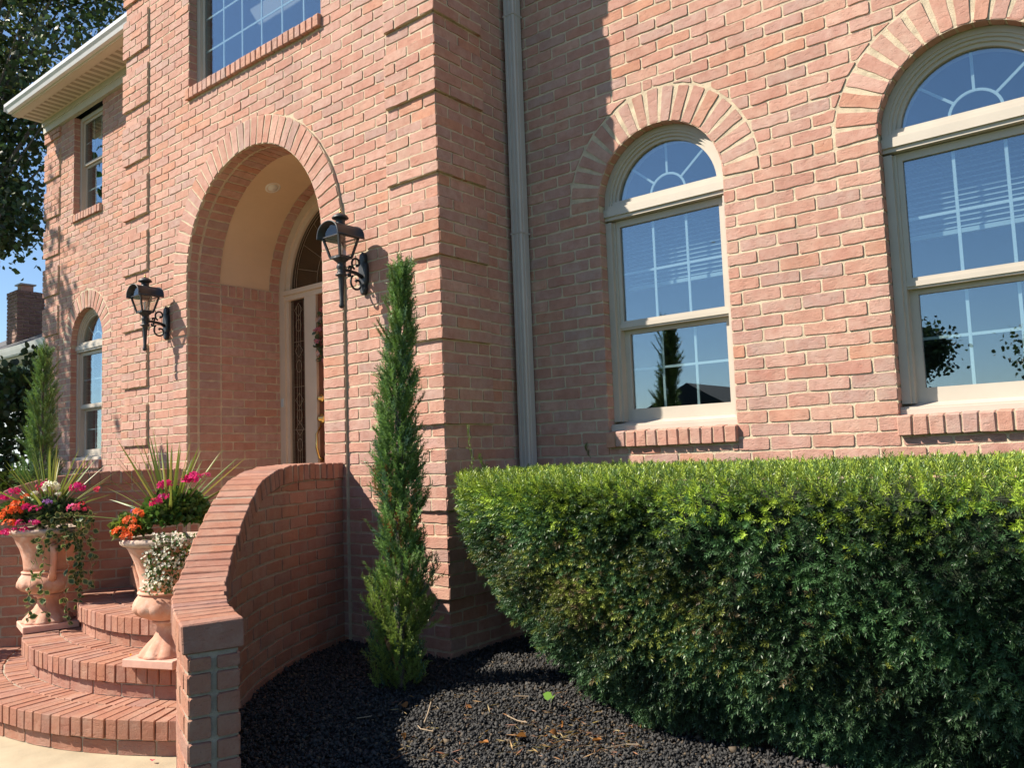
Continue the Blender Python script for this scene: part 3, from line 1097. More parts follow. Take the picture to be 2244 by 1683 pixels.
def arched_window(cx, Y, half=WR):
    z0, sp = 13.0, SPR
    y = Y + 1.0
    m = MB()
    m.box(cx - half, cx - half + .55, y, y + 1.6, z0 + .8, sp - 1.4)
    m.box(cx + half - .55, cx + half, y, y + 1.6, z0 + .8, sp - 1.4)
    m.box(cx - half + .55, cx - half + .75, y + .35, y + 1.6, z0 + .8, sp - 1.4)
    m.box(cx + half - .75, cx + half - .55, y + .35, y + 1.6, z0 + .8, sp - 1.4)
    for r0, r1, a, b in ((half - .42, half, 0, 1.6), (half - .62, half - .42, .12, 1.6), (half - .85, half - .62, .3, 1.6), (half - 1.12, half - .85, .5, 1.6)):
        m.sweep(bandpath(cx, y, sp, 0), [(r0, a), (r1, a), (r1, b), (r0, b)])
    w = m.build('window', M['trim'], house)
    m = MB()
    m.box(cx - half, cx + half, y - .25, y + 1.6, sp - .95, sp - .3)
    m.box(cx - half + .02, cx + half - .02, y - .05, y + 1.6, sp - .3, sp)
    m.box(cx - half + .02, cx + half - .02, y - .08, y + 1.6, sp - 1.25, sp - .95)
    m.box(cx - half + .3, cx + half - .3, y + .2, y + 1.6, sp, sp + .35)
    m.build('transom_bar', M['trim'], w)
    m = MB()
    frame_rect(m, cx - half + .6, cx + half - .6, 21.6, sp - 1.3, .5, y + .5, y + .9, tb=.75, tt=.55)
    m.box(cx - half + .62, cx + half - .62, y + .4, y + .5, 21.75, 22.1)
    m.build('upper_sash', M['trim'], w)
    m = MB()
    frame_rect(m, cx - half + .7, cx + half - .7, z0 + .85, 21.75, .6, y + 1.05, y + 1.45, tb=1.0, tt=.5)
    m.build('lower_sash', M['trim'], w)
    m = MB()
    m.add([(cx - half, y - .55, z0), (cx + half, y - .55, z0), (cx + half, y - .55, z0 + .42), (cx - half, y - .55, z0 + .42),
           (cx - half, y + 1.2, z0 + .9), (cx + half, y + 1.2, z0 + .9), (cx - half, y + 1.2, z0), (cx + half, y + 1.2, z0)],
          [[0, 1, 2, 3], [3, 2, 5, 4], [0, 3, 4, 6], [1, 7, 5, 2], [0, 6, 7, 1]])
    m.box(cx - half, cx + half, y - .45, y - .1, z0 + .42, z0 + .56)
    m.build('sill', M['trim'], w)
    pane = lambda pts: flatpane('pane', pts, M['glass'], w, .06)
    x0, x1 = cx - half + 1.1, cx + half - 1.1
    pane([(x0, y + .7, 22.35), (x1, y + .7, 22.35), (x1, y + .7, sp - 1.85), (x0, y + .7, sp - 1.85)])
    u0, u1 = cx - half + 1.3, cx + half - 1.3
    pane([(u0, y + 1.25, z0 + 1.85), (u1, y + 1.25, z0 + 1.85), (u1, y + 1.25, 21.25), (u0, y + 1.25, 21.25)])
    rr = half - 1.1
    pane([(cx + rr * math.cos(t), y + .75, sp + .3 + rr * math.sin(t)) for t in np.linspace(.03, math.pi - .03, 30)])
    g = (x1 - x0) / 3
    grid(w, (x0 + g, x0 + 2 * g), (26.45,), x0, x1, 22.35, sp - 1.85, y + .8)
    grid(w, (x0 + g + .02, x0 + 2 * g - .02), (18.2,), u0, u1, z0 + 1.85, 21.25, y + 1.34)
    m = MB()
    m.sweep(bandpath(cx, y + .85, sp + .3, 0, 20), [(1.5, 0), (1.68, 0), (1.68, .1), (1.5, .1)])
    m.build('muntin', M['muntin'], w, smooth=False)
    for t in (math.radians(40), math.pi / 2, math.radians(140)):
        e, n_ = np.array([math.cos(t), 0, math.sin(t)]), np.array([-math.sin(t), 0, math.cos(t)])
        o = np.array([cx, y + .86, sp + .3])
        m = MB()
        m.sweep([(o + e * 1.68, n_, (0, 1, 0)), (o + e * (rr + .05), n_, (0, 1, 0))], [(-.09, 0), (.09, 0), (.09, .08), (-.09, .08)])
        m.build('muntin', M['muntin'], w)
    blind(w, cx - half + .8, cx + half - .8, 25.2, 31.2, y + 2.2)
    return w


for c in WC:
    reveal(wR, c, RD, WR, 13.0)
    sill(wallR, c - WR - .1, c + WR + .1, RD, 13.0, 12)
    arched_window(c, RD)
reveal(wL, WL, LD, WR, 13.0)
sill(wallL, WL - WR - .1, WL + WR + .1, LD, 13.0, 12)
arched_window(WL, LD)


def flat_window(x0, x1, z0, z1, Y, cols, rows, meeting=None, blindz=None):
    y = Y + 1.05
    m = MB()
    frame_rect(m, x0, x1, z0, z1, .65, y, y + 1.3, tb=.4)
    w = m.build('window', M['trim'], house)
    i0, i1 = x0 + .65, x1 - .65
    parts = [(z0 + .4, z1 - .65)] if meeting is None else [(z0 + .4, meeting), (meeting, z1 - .65)]
    for k, (a, b) in enumerate(parts):
        yy = y + (.75 if (k == 0 and meeting) else .35)
        m = MB()
        frame_rect(m, i0, i1, a, b, .4, yy, yy + .35)
        m.build('sash', M['trim'], w)
        flatpane('pane', [(i0 + .4, yy + .12, a + .4), (i1 - .4, yy + .12, a + .4), (i1 - .4, yy + .12, b - .4), (i0 + .4, yy + .12, b - .4)], M['glass'], w, .06)
        g = (i1 - i0 - .8) / cols
        rr = (b - a - .8) / rows[k]
        grid(w, [i0 + .4 + g * i for i in range(1, cols)], [a + .4 + rr * i for i in range(1, rows[k])], i0 + .4, i1 - .4, a + .4, b - .4, yy + .2)
    return w


sill(wallF, -39.2, -14.8, 0, 54.45, 26, .45, 1.25)
flat_window(-39, -15, 54.45, 80, 0, 6, (6,))
reveal(wF, -27, 0, 12, 54.45, square=80)
sill(wallL, WL - 5.35, WL + 5.35, LD, 54.5, 11, .45, 1.25)
reveal(wL, WL, LD, 5.25, 54.5, square=72)
flat_window(WL - 5.25, WL + 5.25, 54.5, 71.9, LD, 3, (2, 2), meeting=63.4)
emit([wF, wV, wS, wR, wL], 300)

# --- rooms behind the windows
mb = MB()
for x0, x1, y0, y1, z0, z1 in ((1, 68, RD + 2.9, 60, 3, 46), (-107, -56, LD + 2.9, 60, 3, 46), (-107, -56, LD + 2.9, 60, 50, 75), (-53, -1, 3.0, 12.0 - .3, 50, 83)):
    mb.quad((x0, y0, z0), (x1, y0, z0), (x1, y1, z0), (x0, y1, z0))
    mb.quad((x0, y0, z1), (x0, y1, z1), (x1, y1, z1), (x1, y0, z1))
    mb.quad((x0, y1, z0), (x1, y1, z0), (x1, y1, z1), (x0, y1, z1))
    mb.quad((x0, y0, z0), (x0, y1, z0), (x0, y1, z1), (x0, y0, z1))
    mb.quad((x1, y0, z0), (x1, y0, z1), (x1, y1, z1), (x1, y1, z0))
mb.build('interior', M['room'], house)

# --- downspout at the inner corner
mb = MB()
x0, x1, y0, y1 = .35, 1.55, RD - 1.35, RD - .25
pr_ = []
for (a, b) in ((x0, y0), (x1, y0), (x1, y1), (x0, y1)):
    pr_.append((a, b))
sect = [(x0, y1), (x0, y0 + .1), (x0 + .1, y0), (x0 + .32, y0), (x0 + .38, y0 + .08), (x0 + .46, y0), (x0 + .74, y0), (x0 + .82, y0 + .08), (x0 + .88, y0), (x1 - .1, y0), (x1, y0 + .1),
        (x1, y0 + .35), (x1 - .07, y0 + .42), (x1, y0 + .5), (x1, y1)]
mb.sweep([((0, 0, GZ + .6), (1, 0, 0), (0, 1, 0)), ((0, 0, 30), (1, 0, 0), (0, 1, 0)), ((0, 0, 62), (1, 0, 0), (0, 1, 0))], sect)
spout = mb.build('downspout', M['spout'], house)
for z in (31.3, 52):
    MB().box(x0 - .03, x1 + .03, y0 - .03, y1 + .2, z, z + .14).build('strap', M['spout'], spout)

# --- eaves of the left part
GX0, GX1 = -108.3, -54.0
mb = MB()
mb.box(GX0 + .1, GX1, LD - .55, LD + .2, 72.0, 74.0)
mb.box(GX0 + .1, GX1, LD - .8, LD - .5, 73.2, 74.0)
fr_ = mb.build('frieze_board', M['frieze'], house)
SY0, SY1 = 6.35, LD - .5
mb = MB()
mb.box(GX0, GX1, SY0, SY1 + .6, 74.0, 74.15)
so = mb.build('soffit', M['soffit'], house)
x = GX0 + .8
i = 0
while x < GX1 - 1:
    MB().box(x, x + .85, SY0 + 1.3, SY1 - .7, 73.965, 74.01).build('vent_panel', M['soffit_vent'], so)
    x += 1.7
mb = MB()
mb.box(GX0, GX1, SY0 - .25, SY0, 73.85, 75.7)
mb.box(GX0, GX1, SY0, SY0 + 1.0, 73.8, 74.0)
mb.build('fascia', M['soffit'], house)
gs = [(SY0 - .25, 75.55), (SY0 - .25, 74.15), (SY0 - .95, 74.1), (SY0 - 1.15, 74.6), (SY0 - 1.45, 75.0), (SY0 - 1.5, 75.5), (SY0 - 1.38, 75.6), (SY0 - 1.38, 75.05), (SY0 - 1.05, 74.7), (SY0 - .88, 74.22), (SY0 - .35, 74.25), (SY0 - .35, 75.55)]
mb = MB()
mb.sweep([((GX0 - .15, 0, 0), (0, 1, 0), (0, 0, 1)), ((GX1, 0, 0), (0, 1, 0), (0, 0, 1))], gs)
mb.box(GX0 - .18, GX0 - .1, SY0 - 1.45, SY0 - .3, 74.3, 75.5)
mb.build('gutter', M['gutter'], house)
mb = MB()
mb.add([(GX0 - .3, SY0 - .8, 75.75), (GX1, SY0 - .8, 75.75), (GX1, 50, 100), (GX0 - .3, 50, 100), (GX0 - .3, 90, 76), (GX1, 90, 76)], [[0, 1, 2, 3], [3, 2, 5, 4], [0, 3, 4]])
mb.add([(GX1, 9.6, 75.75), (70, 9.6, 75.75), (70, 50, 100), (GX1, 50, 100), (GX1, 90, 76), (70, 90, 76)], [[0, 1, 2, 3], [3, 2, 5, 4]])
mb.build('roof', M['shingle'], house)

# ================================================================== stoop: wing walls and curved steps
WCX, WCY, WRO, WRI = 24.93, 10.5, 39.02, 41.32      # the right wing wall is an arc round this point
F0 = math.atan2(0.0 - WCY, -math.sqrt(WRO ** 2 - WCY ** 2))
F1 = -1.922
WM = (WRO + WRI) / 2
if F0 > F1:
    F0 -= 2 * math.pi
if F1 - F0 > math.pi:
    F1 -= 2 * math.pi
ARC = (F1 - F0) * WRO
_X = [-13.2, -10.4, -8.8, -7.3, -5.8, -4.6, -3.6, -1.9, -.8, 1.4, 3.2, 4.6, 6, 9.6, 12.5]
_Z = [11.2, 11.22, 11.07, 10.65, 9.95, 9.05, 8.0, 6.85, 5.95, 5.05, 4.7, 4.45, 4.28, 4.2, 4.18]


def ztop(phi):
    x = WCX + WRO * math.cos(phi)
    v = [np.interp(x + d, _X, _Z) for d in (-.9, -.45, 0, .45, .9)]
    return float(np.mean(v))


def wing(mirror):
    mx = (lambda p: (-54 - p[0], p[1], p[2])) if mirror else (lambda p: p)
    cpos = mx((WCX + WM * math.cos((F0 + F1) / 2), WCY + WM * math.sin((F0 + F1) / 2), -8.5))
    if mirror:
        t = empty('brick_wing_wall', cpos, 'curved brick stair wall behind the urn with the trailing vine', 'wall', 'curved stair walls')
    else:
        t = empty('brick_wing_wall', cpos, 'curved brick stair wall sweeping down to a square end beside the black mulch', 'wall', 'curved stair walls')
    P = lambda phi, r, z: mx((WCX + r * math.cos(phi), WCY + r * math.sin(phi), z))
    core = MB()
    n = 40
    V = []
    for i in range(n + 1):
        ph = F0 - .02 + (F1 - .004 - F0 + .02) * i / n
        zt = ztop(ph) - 1.25
        for r, z in ((WRO - REC, -9), (WRO - REC, zt), (WRI + REC, zt), (WRI + REC, -9)):
            V.append(P(ph, r, z))
    Fc = []
    for i in range(n):
        for k in range(3):
            q = [i * 4 + k, i * 4 + k + 1, i * 4 + 5 + k, i * 4 + 4 + k]
            Fc.append(q if not mirror else q[::-1])
    Fc += [[0, 1, 2, 3], [n * 4 + 3, n * 4 + 2, n * 4 + 1, n * 4]]
    core.add(V, Fc)
    body = core.build('wall_core', M['mortar_grey'], t)
    outer = lambda u, v, w: P(F0 + u / WRO, WRO - w, v)
    inner = lambda u, v, w: P(F0 + u / WRI, WRI + w, v)
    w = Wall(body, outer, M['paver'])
    for mp, R, vis in ((outer, WRO, not mirror), (inner, WRI, True)):
        tot = (F1 - F0) * R
        for k in range(-9, 11):
            a, b = k + MJ / 2, k + 1 - MJ / 2
            st = 1.5 * (k % 2) + (.6 if R == WRI else 0)
            cuts = [0] + [st + 3 * i for i in range(0, 20) if .4 < st + 3 * i < tot - .4] + [tot]
            for c0, c1 in zip(cuts[:-1], cuts[1:]):
                # long bricks follow the curve: lay them as two facets when needed
                p = rect(c0 + MJ / 2, c1 - MJ / 2 * (c1 < tot), a, b)
                mid = (c0 + c1) / 2
                z0_, z1_ = ztop(F0 + c0 / R) - 1.42, ztop(F0 + c1 / R) - 1.42
                if max(z0_, z1_) < a + .2:
                    continue
                if min(z0_, z1_) < b:
                    nv = np.array([(z1_ - z0_), -(c1 - c0)])
                    nv = nv / np.linalg.norm(nv)
                    p = clip_half(p, nv, nv[0] * c0 + nv[1] * z0_ + .04)
                if len(p) > 2:
                    w.put(p, 0, mp=mp, vis=vis and b > -6.2)
    # end face
    tx, ty = -math.sin(F1), math.cos(F1)
    endm = lambda u, v, ww: mx((WCX + (WRO + u) * math.cos(F1) + tx * ww, WCY + (WRO + u) * math.sin(F1) + ty * ww, v))
    for k in range(-9, 3):
        hi = min(k + 1, 2.72)
        for u0, u1 in ((.03, 1.02), (1.27, 2.27)):
            w.put(rect(u0, u1, k + MJ / 2, hi - MJ / 2), .03, mp=endm, vis=not mirror and hi > -6)
    emit([w], 300)
    # coping of bricks on edge, following the sweep of the top
    s_, ph = 0.0, F0 + .004
    pts = []
    phs = np.linspace(F0 + .004, F1, 900)
    L = [0.0]
    for a, b in zip(phs[:-1], phs[1:]):
        L.append(L[-1] + math.hypot((b - a) * WM, ztop(b) - ztop(a)))
    nb = int(round(L[-1] / .97))
    for i in range(nb):
        pm = np.interp((i + .5) * L[-1] / nb, L, phs)
        pa, pb = np.interp(i * L[-1] / nb, L, phs), np.interp((i + 1) * L[-1] / nb, L, phs)
        T = np.array(P(pb, WM, ztop(pb))) - np.array(P(pa, WM, ztop(pa)))
        ln = np.linalg.norm(T)
        T /= ln
        Rd = np.array(P(pm, WM + 1, 0)) - np.array(P(pm, WM, 0))
        Nn = np.cross(Rd, T)
        if Nn[2] < 0:
            Nn = -Nn
        O = np.array(P(pm, WM, (ztop(pa) + ztop(pb)) / 2))
        jz, jr = random.uniform(-.03, .03), random.uniform(-.06, .06)
        fan = [0]

        def mp(a, b, c):
            # bricks on the outer bend fan apart: wider at the inner radius
            k = 1 + (a / WM) * .9
            return tuple(O + Rd * (a + jr) + T * b * k + Nn * (c + jz))
        Vb, Fb = chamf(mp, ((-1.36, 1.36), (-ln / 2 + .05, ln / 2 - .05), (-1.36, 0)), .07, .04)
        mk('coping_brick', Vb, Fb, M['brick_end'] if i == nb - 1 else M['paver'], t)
    # mortar under and between the coping bricks
    V, Fm = [], []
    n = 90
    for i in range(n + 1):
        ph = F0 + (F1 - F0 - .003) * i / n
        zt = ztop(ph)
        d = ztop(min(ph + .004, F1)) - ztop(max(ph - .004, F0))
        off = min(.14, .09 * math.sqrt(1 + (d / .34) ** 2))
        for r, z in ((WRO - .12, zt - 1.3), (WRO - .12, zt - off), (WRI + .12, zt - off), (WRI + .12, zt - 1.3)):
            V.append(P(ph, r, z))
    for i in range(n):
        for k in range(4):
            q = [i * 4 + k, i * 4 + (k + 1) % 4, i * 4 + 4 + (k + 1) % 4, i * 4 + 4 + k]
            Fm.append(q)
    Fm += [[0, 1, 2, 3], [n * 4 + 3, n * 4 + 2, n * 4 + 1, n * 4]]
    mk('coping_bed', V, Fm, M['mortar_grey'], t)
    return t


wingR = wing(False)
wingL = wing(True)

SCX, SCY = -27.0, 9.0
steps = empty('brick_steps', (-27, -14, -8.5), 'curved brick front steps laid with bricks on edge', 'steps')
inwing = lambda x, y, m=WRI - .3: math.hypot(x - WCX, y - WCY) > m and math.hypot(-54 - x - WCX, y - WCY) > m
LEV = [(-6.0, 32.6), (-3.5, 28.2), (-1.0, 23.8), (1.5, 19.2)]
for li, (z, R) in enumerate(LEV):
    # core
    V, Fk = [], []
    n = 72
    A0, A1 = math.pi * 1.02, math.pi * 1.98
    ang = [A0 + (A1 - A0) * i / n for i in range(n + 1)]
    inner_r = 6.0
    keep = [inwing(SCX + (R - .5) * math.cos(a), SCY + (R - .5) * math.sin(a), 40) or True for a in ang]
    def cl(a, r):
        x, y = SCX + r * math.cos(a), SCY + r * math.sin(a)
        # hold the core inside the wing walls
        for sgn in (0, 1):
            xx = x if sgn == 0 else -54 - x
            d = math.hypot(xx - WCX, y - WCY)
            if d < WRI - .8:
                k = (WRI - .8) / d
                xx, y = WCX + (xx - WCX) * k, WCY + (y - WCY) * k
                x = xx if sgn == 0 else -54 - xx
        return x, y
    for a in ang:
        x, y = cl(a, R - .42)
        xi, yi = cl(a, 1.0)
        V += [(x, y, z - 2.7), (x, y, z - .1), (SCX, SCY - 4, z - .1)]
    for i in range(n):
        Fk += [[i * 3, i * 3 + 3, i * 3 + 4, i * 3 + 1], [i * 3 + 1, i * 3 + 4, i * 3 + 5, i * 3 + 2]]
    core = mk('step_core', V, Fk, M['mortar_grey'], steps)
    # treads: two rings of bricks on edge
    rings = [(R - 2.95, R)]
    rin = LEV[li + 1][1] - .45 if li < 3 else R - 6
    if R - 3.05 - rin > .5:
        rings.append((max(rin, R - 6), R - 3.08))
    for q, (r0, r1) in enumerate(rings):
        nbk = int((A1 - A0) * R / .98)
        for i in range(nbk):
            a = A0 + (A1 - A0) * (i + .5) / nbk
            e, t_ = (math.cos(a), math.sin(a)), (-math.sin(a), math.cos(a))
            xm, ym = SCX + e[0] * (r0 + r1) / 2, SCY + e[1] * (r0 + r1) / 2
            if not (inwing(SCX + e[0] * r1, SCY + e[1] * r1, WRI - .5) and inwing(SCX + e[0] * r0, SCY + e[1] * r0, WRI - .5)) or ym > -.3:
                continue
            wd = (A1 - A0) / nbk
            dz = random.uniform(-.035, .035)
            dr = random.uniform(-.05, .05)

            def mp(r, b, c):
                ww = b * wd * r
                return (SCX + e[0] * (r + dr) + t_[0] * ww, SCY + e[1] * (r + dr) + t_[1] * ww, z + c + dz)
            Vb, Fb = chamf(lambda r, b, c: mp(r, b, c), ((r0, r1), (-.46, .46), (-1.35, 0)), .05, .02)
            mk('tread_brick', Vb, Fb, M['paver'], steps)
    # riser course under the nosing
    Rr = R - .36
    rm = lambda u, v, w_: (SCX + (Rr + w_) * math.cos(u / Rr), SCY + (Rr + w_) * math.sin(u / Rr), v)
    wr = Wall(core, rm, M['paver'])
    u = A0 * Rr
    while u < A1 * Rr:
        x, y, _ = rm(u + 1.5, 0, 0)
        if inwing(x, y, WRI + .2) and y < -.5:
            wr.put(rect(u + MJ / 2, u + 3 - MJ / 2, z - 2.5 + .02, z - 1.5), 0)
        u += 3
    emit([wr], 300)

# ================================================================== wall lanterns
def lantern(X, label):
    Yc = -2.7
    t = empty('wall_lantern', (X, 0, 26), label, 'lantern', 'lanterns beside the entrance arch')
    A = lambda x, y, z: (X + x, Yc + y, z)
    m = MB()
    # bottom pan, cup, ball, drop and the tapering tail
    prof = [(.05, 24.5), (.2, 24.58), (.26, 24.75), (.18, 24.95), (.2, 25.1), (.17, 25.2), (.26, 27.15), (.3, 27.3), (.52, 27.4), (.5, 27.5), (.3, 27.55), (.38, 27.68), (.3, 27.8), (.34, 27.95), (.42, 28.15), (.34, 28.35), (.3, 28.45), (.42, 28.6), (.62, 28.75), (.75, 28.95)]
    m.lathe(prof, X, Yc, 16)
    m.build('tail', M['iron'], t, smooth=True)
    m = MB()
    b, tp, zb, zt = .64, 1.08, 28.95, 30.72
    m.box(X - b - .06, X + b + .06, Yc - b - .06, Yc + b + .06, zb - .1, zb + .12)
    for sx in (-1, 1):
        for sy in (-1, 1):
            m.sweep([(A(sx * b, sy * b, zb), (1, 0, 0), (0, 1, 0)), (A(sx * tp, sy * tp, zt), (1, 0, 0), (0, 1, 0))], [(-.09, -.09), (.09, -.09), (.09, .09), (-.09, .09)])
    for sx in (-1, 1):
        m.box(X + sx * tp - .09, X + sx * tp + .09, Yc - tp, Yc + tp, zt - .08, zt + .12)
        m.box(X - tp, X + tp, Yc + sx * tp - .088, Yc + sx * tp + .088, zt - .07, zt + .02)
    m.build('cage', M['iron'], t)
    for k in range(4):
        q = k * math.pi / 2
        cq, sq = math.cos(q), math.sin(q)
        rot = lambda x, y, z: A(x * cq - y * sq, x * sq + y * cq, z)
        m = MB()
        m.quad(rot(-b, -b + .03, zb + .1), rot(b, -b + .03, zb + .1), rot(tp, -tp + .03, zt), rot(-tp, -tp + .03, zt))
        m.build('pane', M['lampglass'], t)
    # barrel roof, open arch in front and behind
    m = MB()
    half, n = 1.36, 14
    def arcz(u, lift=0):
        w = math.pi * u
        return -half * math.cos(w) * (1 + lift), 30.66 + (1.28 + lift) * math.sin(w) ** .85
    V, Fq = [], []
    for j, (y, l) in enumerate(((-half - .12, .06), (-half, .06), (-half + .04, 0), (half - .04, 0), (half, .06), (half + .12, .06))):
        for i in range(n + 1):
            x, z = arcz(i / n, l)
            V.append(A(x, y, z))
        for i in range(n + 1):
            x, z = arcz(i / n, l)
            V.append(A(x * .93, y, z - .09 if 0 < i < n else z))
    row = 2 * (n + 1)
    for j in range(5):
        for i in range(n):
            Fq.append([j * row + i, j * row + i + 1, (j + 1) * row + i + 1, (j + 1) * row + i])
            Fq.append([j * row + n + 1 + i, (j + 1) * row + n + 1 + i, (j + 1) * row + n + 2 + i, j * row + n + 2 + i])
    for j in (0, 5):
        for i in range(n):
            Fq.append([j * row + i, j * row + n + 1 + i, j * row + n + 2 + i, j * row + i + 1])
    m.add(V, Fq)
    for sx in (-1, 1):
        m.tube([A(sx * (half + .05), -half - .1, 30.66), A(sx * (half + .05), half + .1, 30.66)], .09, 6)
    m.build('roof', M['iron'], t, smooth=True)
    for sy in (-1, 1):
        m = MB()
        pts = [A(-half * .82 * math.cos(math.pi * i / 12), sy * tp, 30.7 + .98 * math.sin(math.pi * i / 12)) for i in range(13)]
        m.add(pts, [list(range(13))])
        m.build('pane', M['lampglass'], t)
    m = MB()
    m.lathe([(.62, 31.75), (.45, 31.92), (.4, 32.1), (.42, 32.28), (.5, 32.35), (.72, 32.44), (.74, 32.5), (.62, 32.68), (.36, 32.86), (.1, 32.95)], X, Yc, 16)
    m.build('chimney_cap', M['iron'], t, smooth=True)
    m = MB()
    m.lathe([(.05, 32.92), (.14, 33.0), (.1, 33.08), (.05, 33.12), (.09, 33.2), (.01, 33.34)], X, Yc, 10)
    m.build('finial', M['brass'], t, smooth=True)
    m = MB()
    m.lathe([(.14, 28.95), (.14, 29.45), (.12, 29.5), (.19, 29.75), (.17, 30.0), (.03, 30.25)], X, Yc, 10)
    m.build('bulb', M['bulb'], t, smooth=True)
    # back plate: a slim cartouche
    out = [(.0, 26.0), (.28, 26.12), (.42, 26.5), (.34, 26.8), (.52, 27.2), (.56, 28.3), (.5, 28.75), (.34, 28.95), (.42, 29.3), (.3, 29.7), (0, 29.9)]
    ring = [(x, z) for x, z in out] + [(-x, z) for x, z in out[-2:0:-1]]
    k = len(ring)
    V = [(X + x, -.02, z) for x, z in ring] + [(X + x, -.3, z) for x, z in ring] + [(X + x * .8, -.4, 27.95 + (z - 27.95) * .93) for x, z in ring]
    Fp = [[i, (i + 1) % k, k + (i + 1) % k, k + i] for i in range(k)] + [[k + i, k + (i + 1) % k, 2 * k + (i + 1) % k, 2 * k + i] for i in range(k)] + [[2 * k + i for i in range(k)]]
    mk('back_plate', V, Fp, M['iron'], t)
    m = MB()
    m.tube([(X, -.3, 27.6), (X, -1.0, 27.85), (X, -1.9, 27.95), (X, Yc, 27.95)], [.2, .17, .14, .13], 8)
    m.build('arm', M['iron'], t, smooth=True)

    def scroll(y0, z0, r, a0, turns, sgn):
        pts = []
        for i in range(26):
            f = i / 25
            rr = r * (1 - .72 * f)
            a = a0 + sgn * turns * 2 * math.pi * f
            pts.append((X, y0 + rr * math.cos(a), z0 + rr * math.sin(a)))
        return pts
    for y0, z0, r, a0, tn, sg in ((-.95, 28.75, .62, -2.0, .95, -1), (-.95, 26.95, .78, 2.2, 1.0, 1), (-1.75, 28.25, .2, -1.2, .8, 1), (-1.85, 27.6, .2, 1.2, .8, -1)):
        m = MB()
        m.tube(scroll(y0, z0, r, a0, tn, sg), [.1 + .05 * (i > 22) for i in range(26)], 7)
        m.build('scroll', M['iron'], t, smooth=True)
    return t


lantern(-9.28, 'black iron lantern between the arch and the small corner juniper')
lantern(-43.6, 'black iron lantern on the far side of the entrance arch')

# wreath on the door
def basis(d, roll):
    d = d / (np.linalg.norm(d, axis=1, keepdims=True) + 1e-9)
    ref = np.where(np.abs(d[:, 2:3]) > .9, np.array([[1.0, 0, 0]]), np.array([[0, 0, 1.0]]))
    x = np.cross(ref, d)
    x /= np.linalg.norm(x, axis=1, keepdims=True) + 1e-9
    y = np.cross(d, x)
    c, s_ = np.cos(roll)[:, None], np.sin(roll)[:, None]
    return np.stack([x * c + y * s_, -x * s_ + y * c, d], 1)


def scatter(T, TF, pos, dirs, scale, tint, tshade=None):
    """copies of one small template merged into one mesh; tint per copy, tshade per template vertex"""
    n = len(pos)
    B = basis(np.asarray(dirs, float), rng.uniform(0, 2 * math.pi, n))
    V = np.einsum('kj,njl->nkl', T, B) * np.asarray(scale).reshape(n, 1, 1) + np.asarray(pos)[:, None, :]
    F = (TF[None] + (np.arange(n) * len(T))[:, None, None]).reshape(-1, TF.shape[1])
    col = np.repeat(np.asarray(tint, float)[:, None, :], len(T), 1)
    if tshade is not None:
        col = np.clip(col * tshade[None, :, None], 0, 1)
    return V.reshape(-1, 3), F, col.reshape(-1, 3)


def join(parts):
    Vs, Fs, Cs, o = [], [], [], 0
    for V, F, c in parts:
        Vs.append(V)
        Fs.append(F + o)
        Cs.append(c)
        o += len(V)
    return np.concatenate(Vs), np.concatenate(Fs), np.concatenate(Cs)


def needles(spec):
    """template of narrow rhombs: list of (base, dir, length, width, shade)"""
    T, F, sh = [], [], []
    for b, d, L, w, g in spec:
        b, d = np.array(b, float), np.array(d, float)
        d /= np.linalg.norm(d)
        s_ = np.cross(d, np.array([.31, .17, .93]))
        s_ /= np.linalg.norm(s_) + 1e-9
        n0 = len(T)
        T += [b, b + d * L * .45 + s_ * w, b + d * L, b + d * L * .45 - s_ * w]
        F.append([n0, n0 + 1, n0 + 2, n0 + 3])
        sh += [g * .75, g, g * 1.1, g]
    return np.array(T), np.array(F), np.array(sh)


def leaf_t(L=1.0, w=.36, fold=.12, n=6):
    """a leaf of two folded halves, pointing along z"""
    T = [(0, 0, 0), (-w, fold, L * .35), (-w * .8, fold * .8, L * .7), (0, 0, L), (w * .8, fold * .8, L * .7), (w, fold, L * .35), (0, 0, L * .5)]
    F = [[0, 6, 2, 1], [6, 3, 2, 2], [0, 5, 4, 6], [6, 4, 3, 3]]
    F = [[0, 6, 2, 1], [0, 5, 4, 6], [6, 4, 3, 2]]
    return np.array(T, float), np.array(F)


def vary(c, n, v=.25, hue=.1):
    c = np.asarray(c, float)
    k = rng.uniform(1 - v, 1 + v, (n, 1))
    h = rng.uniform(1 - hue, 1 + hue, (n, 3))
    return np.clip(c * k * h, 0, 1)


def sphere_dirs(n, zmin=-1):
    z = rng.uniform(zmin, 1, n)
    a = rng.uniform(0, 2 * math.pi, n)
    r = np.sqrt(1 - z * z)
    return np.stack([r * np.cos(a), r * np.sin(a), z], 1)


def flower_head(center, r, col, n=16, flat=.7, parent=None, name='flower_head', petal=.5):
    """umbel of small five-petalled blossoms"""
    T, F = [], []
    for k in range(5):
        a = 2 * math.pi * k / 5
        d, p = np.array([math.cos(a), math.sin(a), .25]), np.array([-math.sin(a), math.cos(a), 0])
        n0 = len(T)
        T += [np.zeros(3), d * .55 + p * .32, d * 1.0, d * .55 - p * .32]
        F.append([n0, n0 + 1, n0 + 2, n0 + 3])
    D = sphere_dirs(n, -.25)
    pos = np.array(center) + D * np.array([1, 1, flat]) * r * rng.uniform(.75, 1.05, (n, 1))
    V, Fq, c = scatter(np.array(T), np.array(F), pos, D + rng.normal(0, .25, (n, 3)), r * petal * rng.uniform(.8, 1.2, n), vary(col, n, .2, .08), np.tile([.75, 1, 1.1, 1], 5))
    return mk(name, V, Fq, M['petal'], parent, col=c)


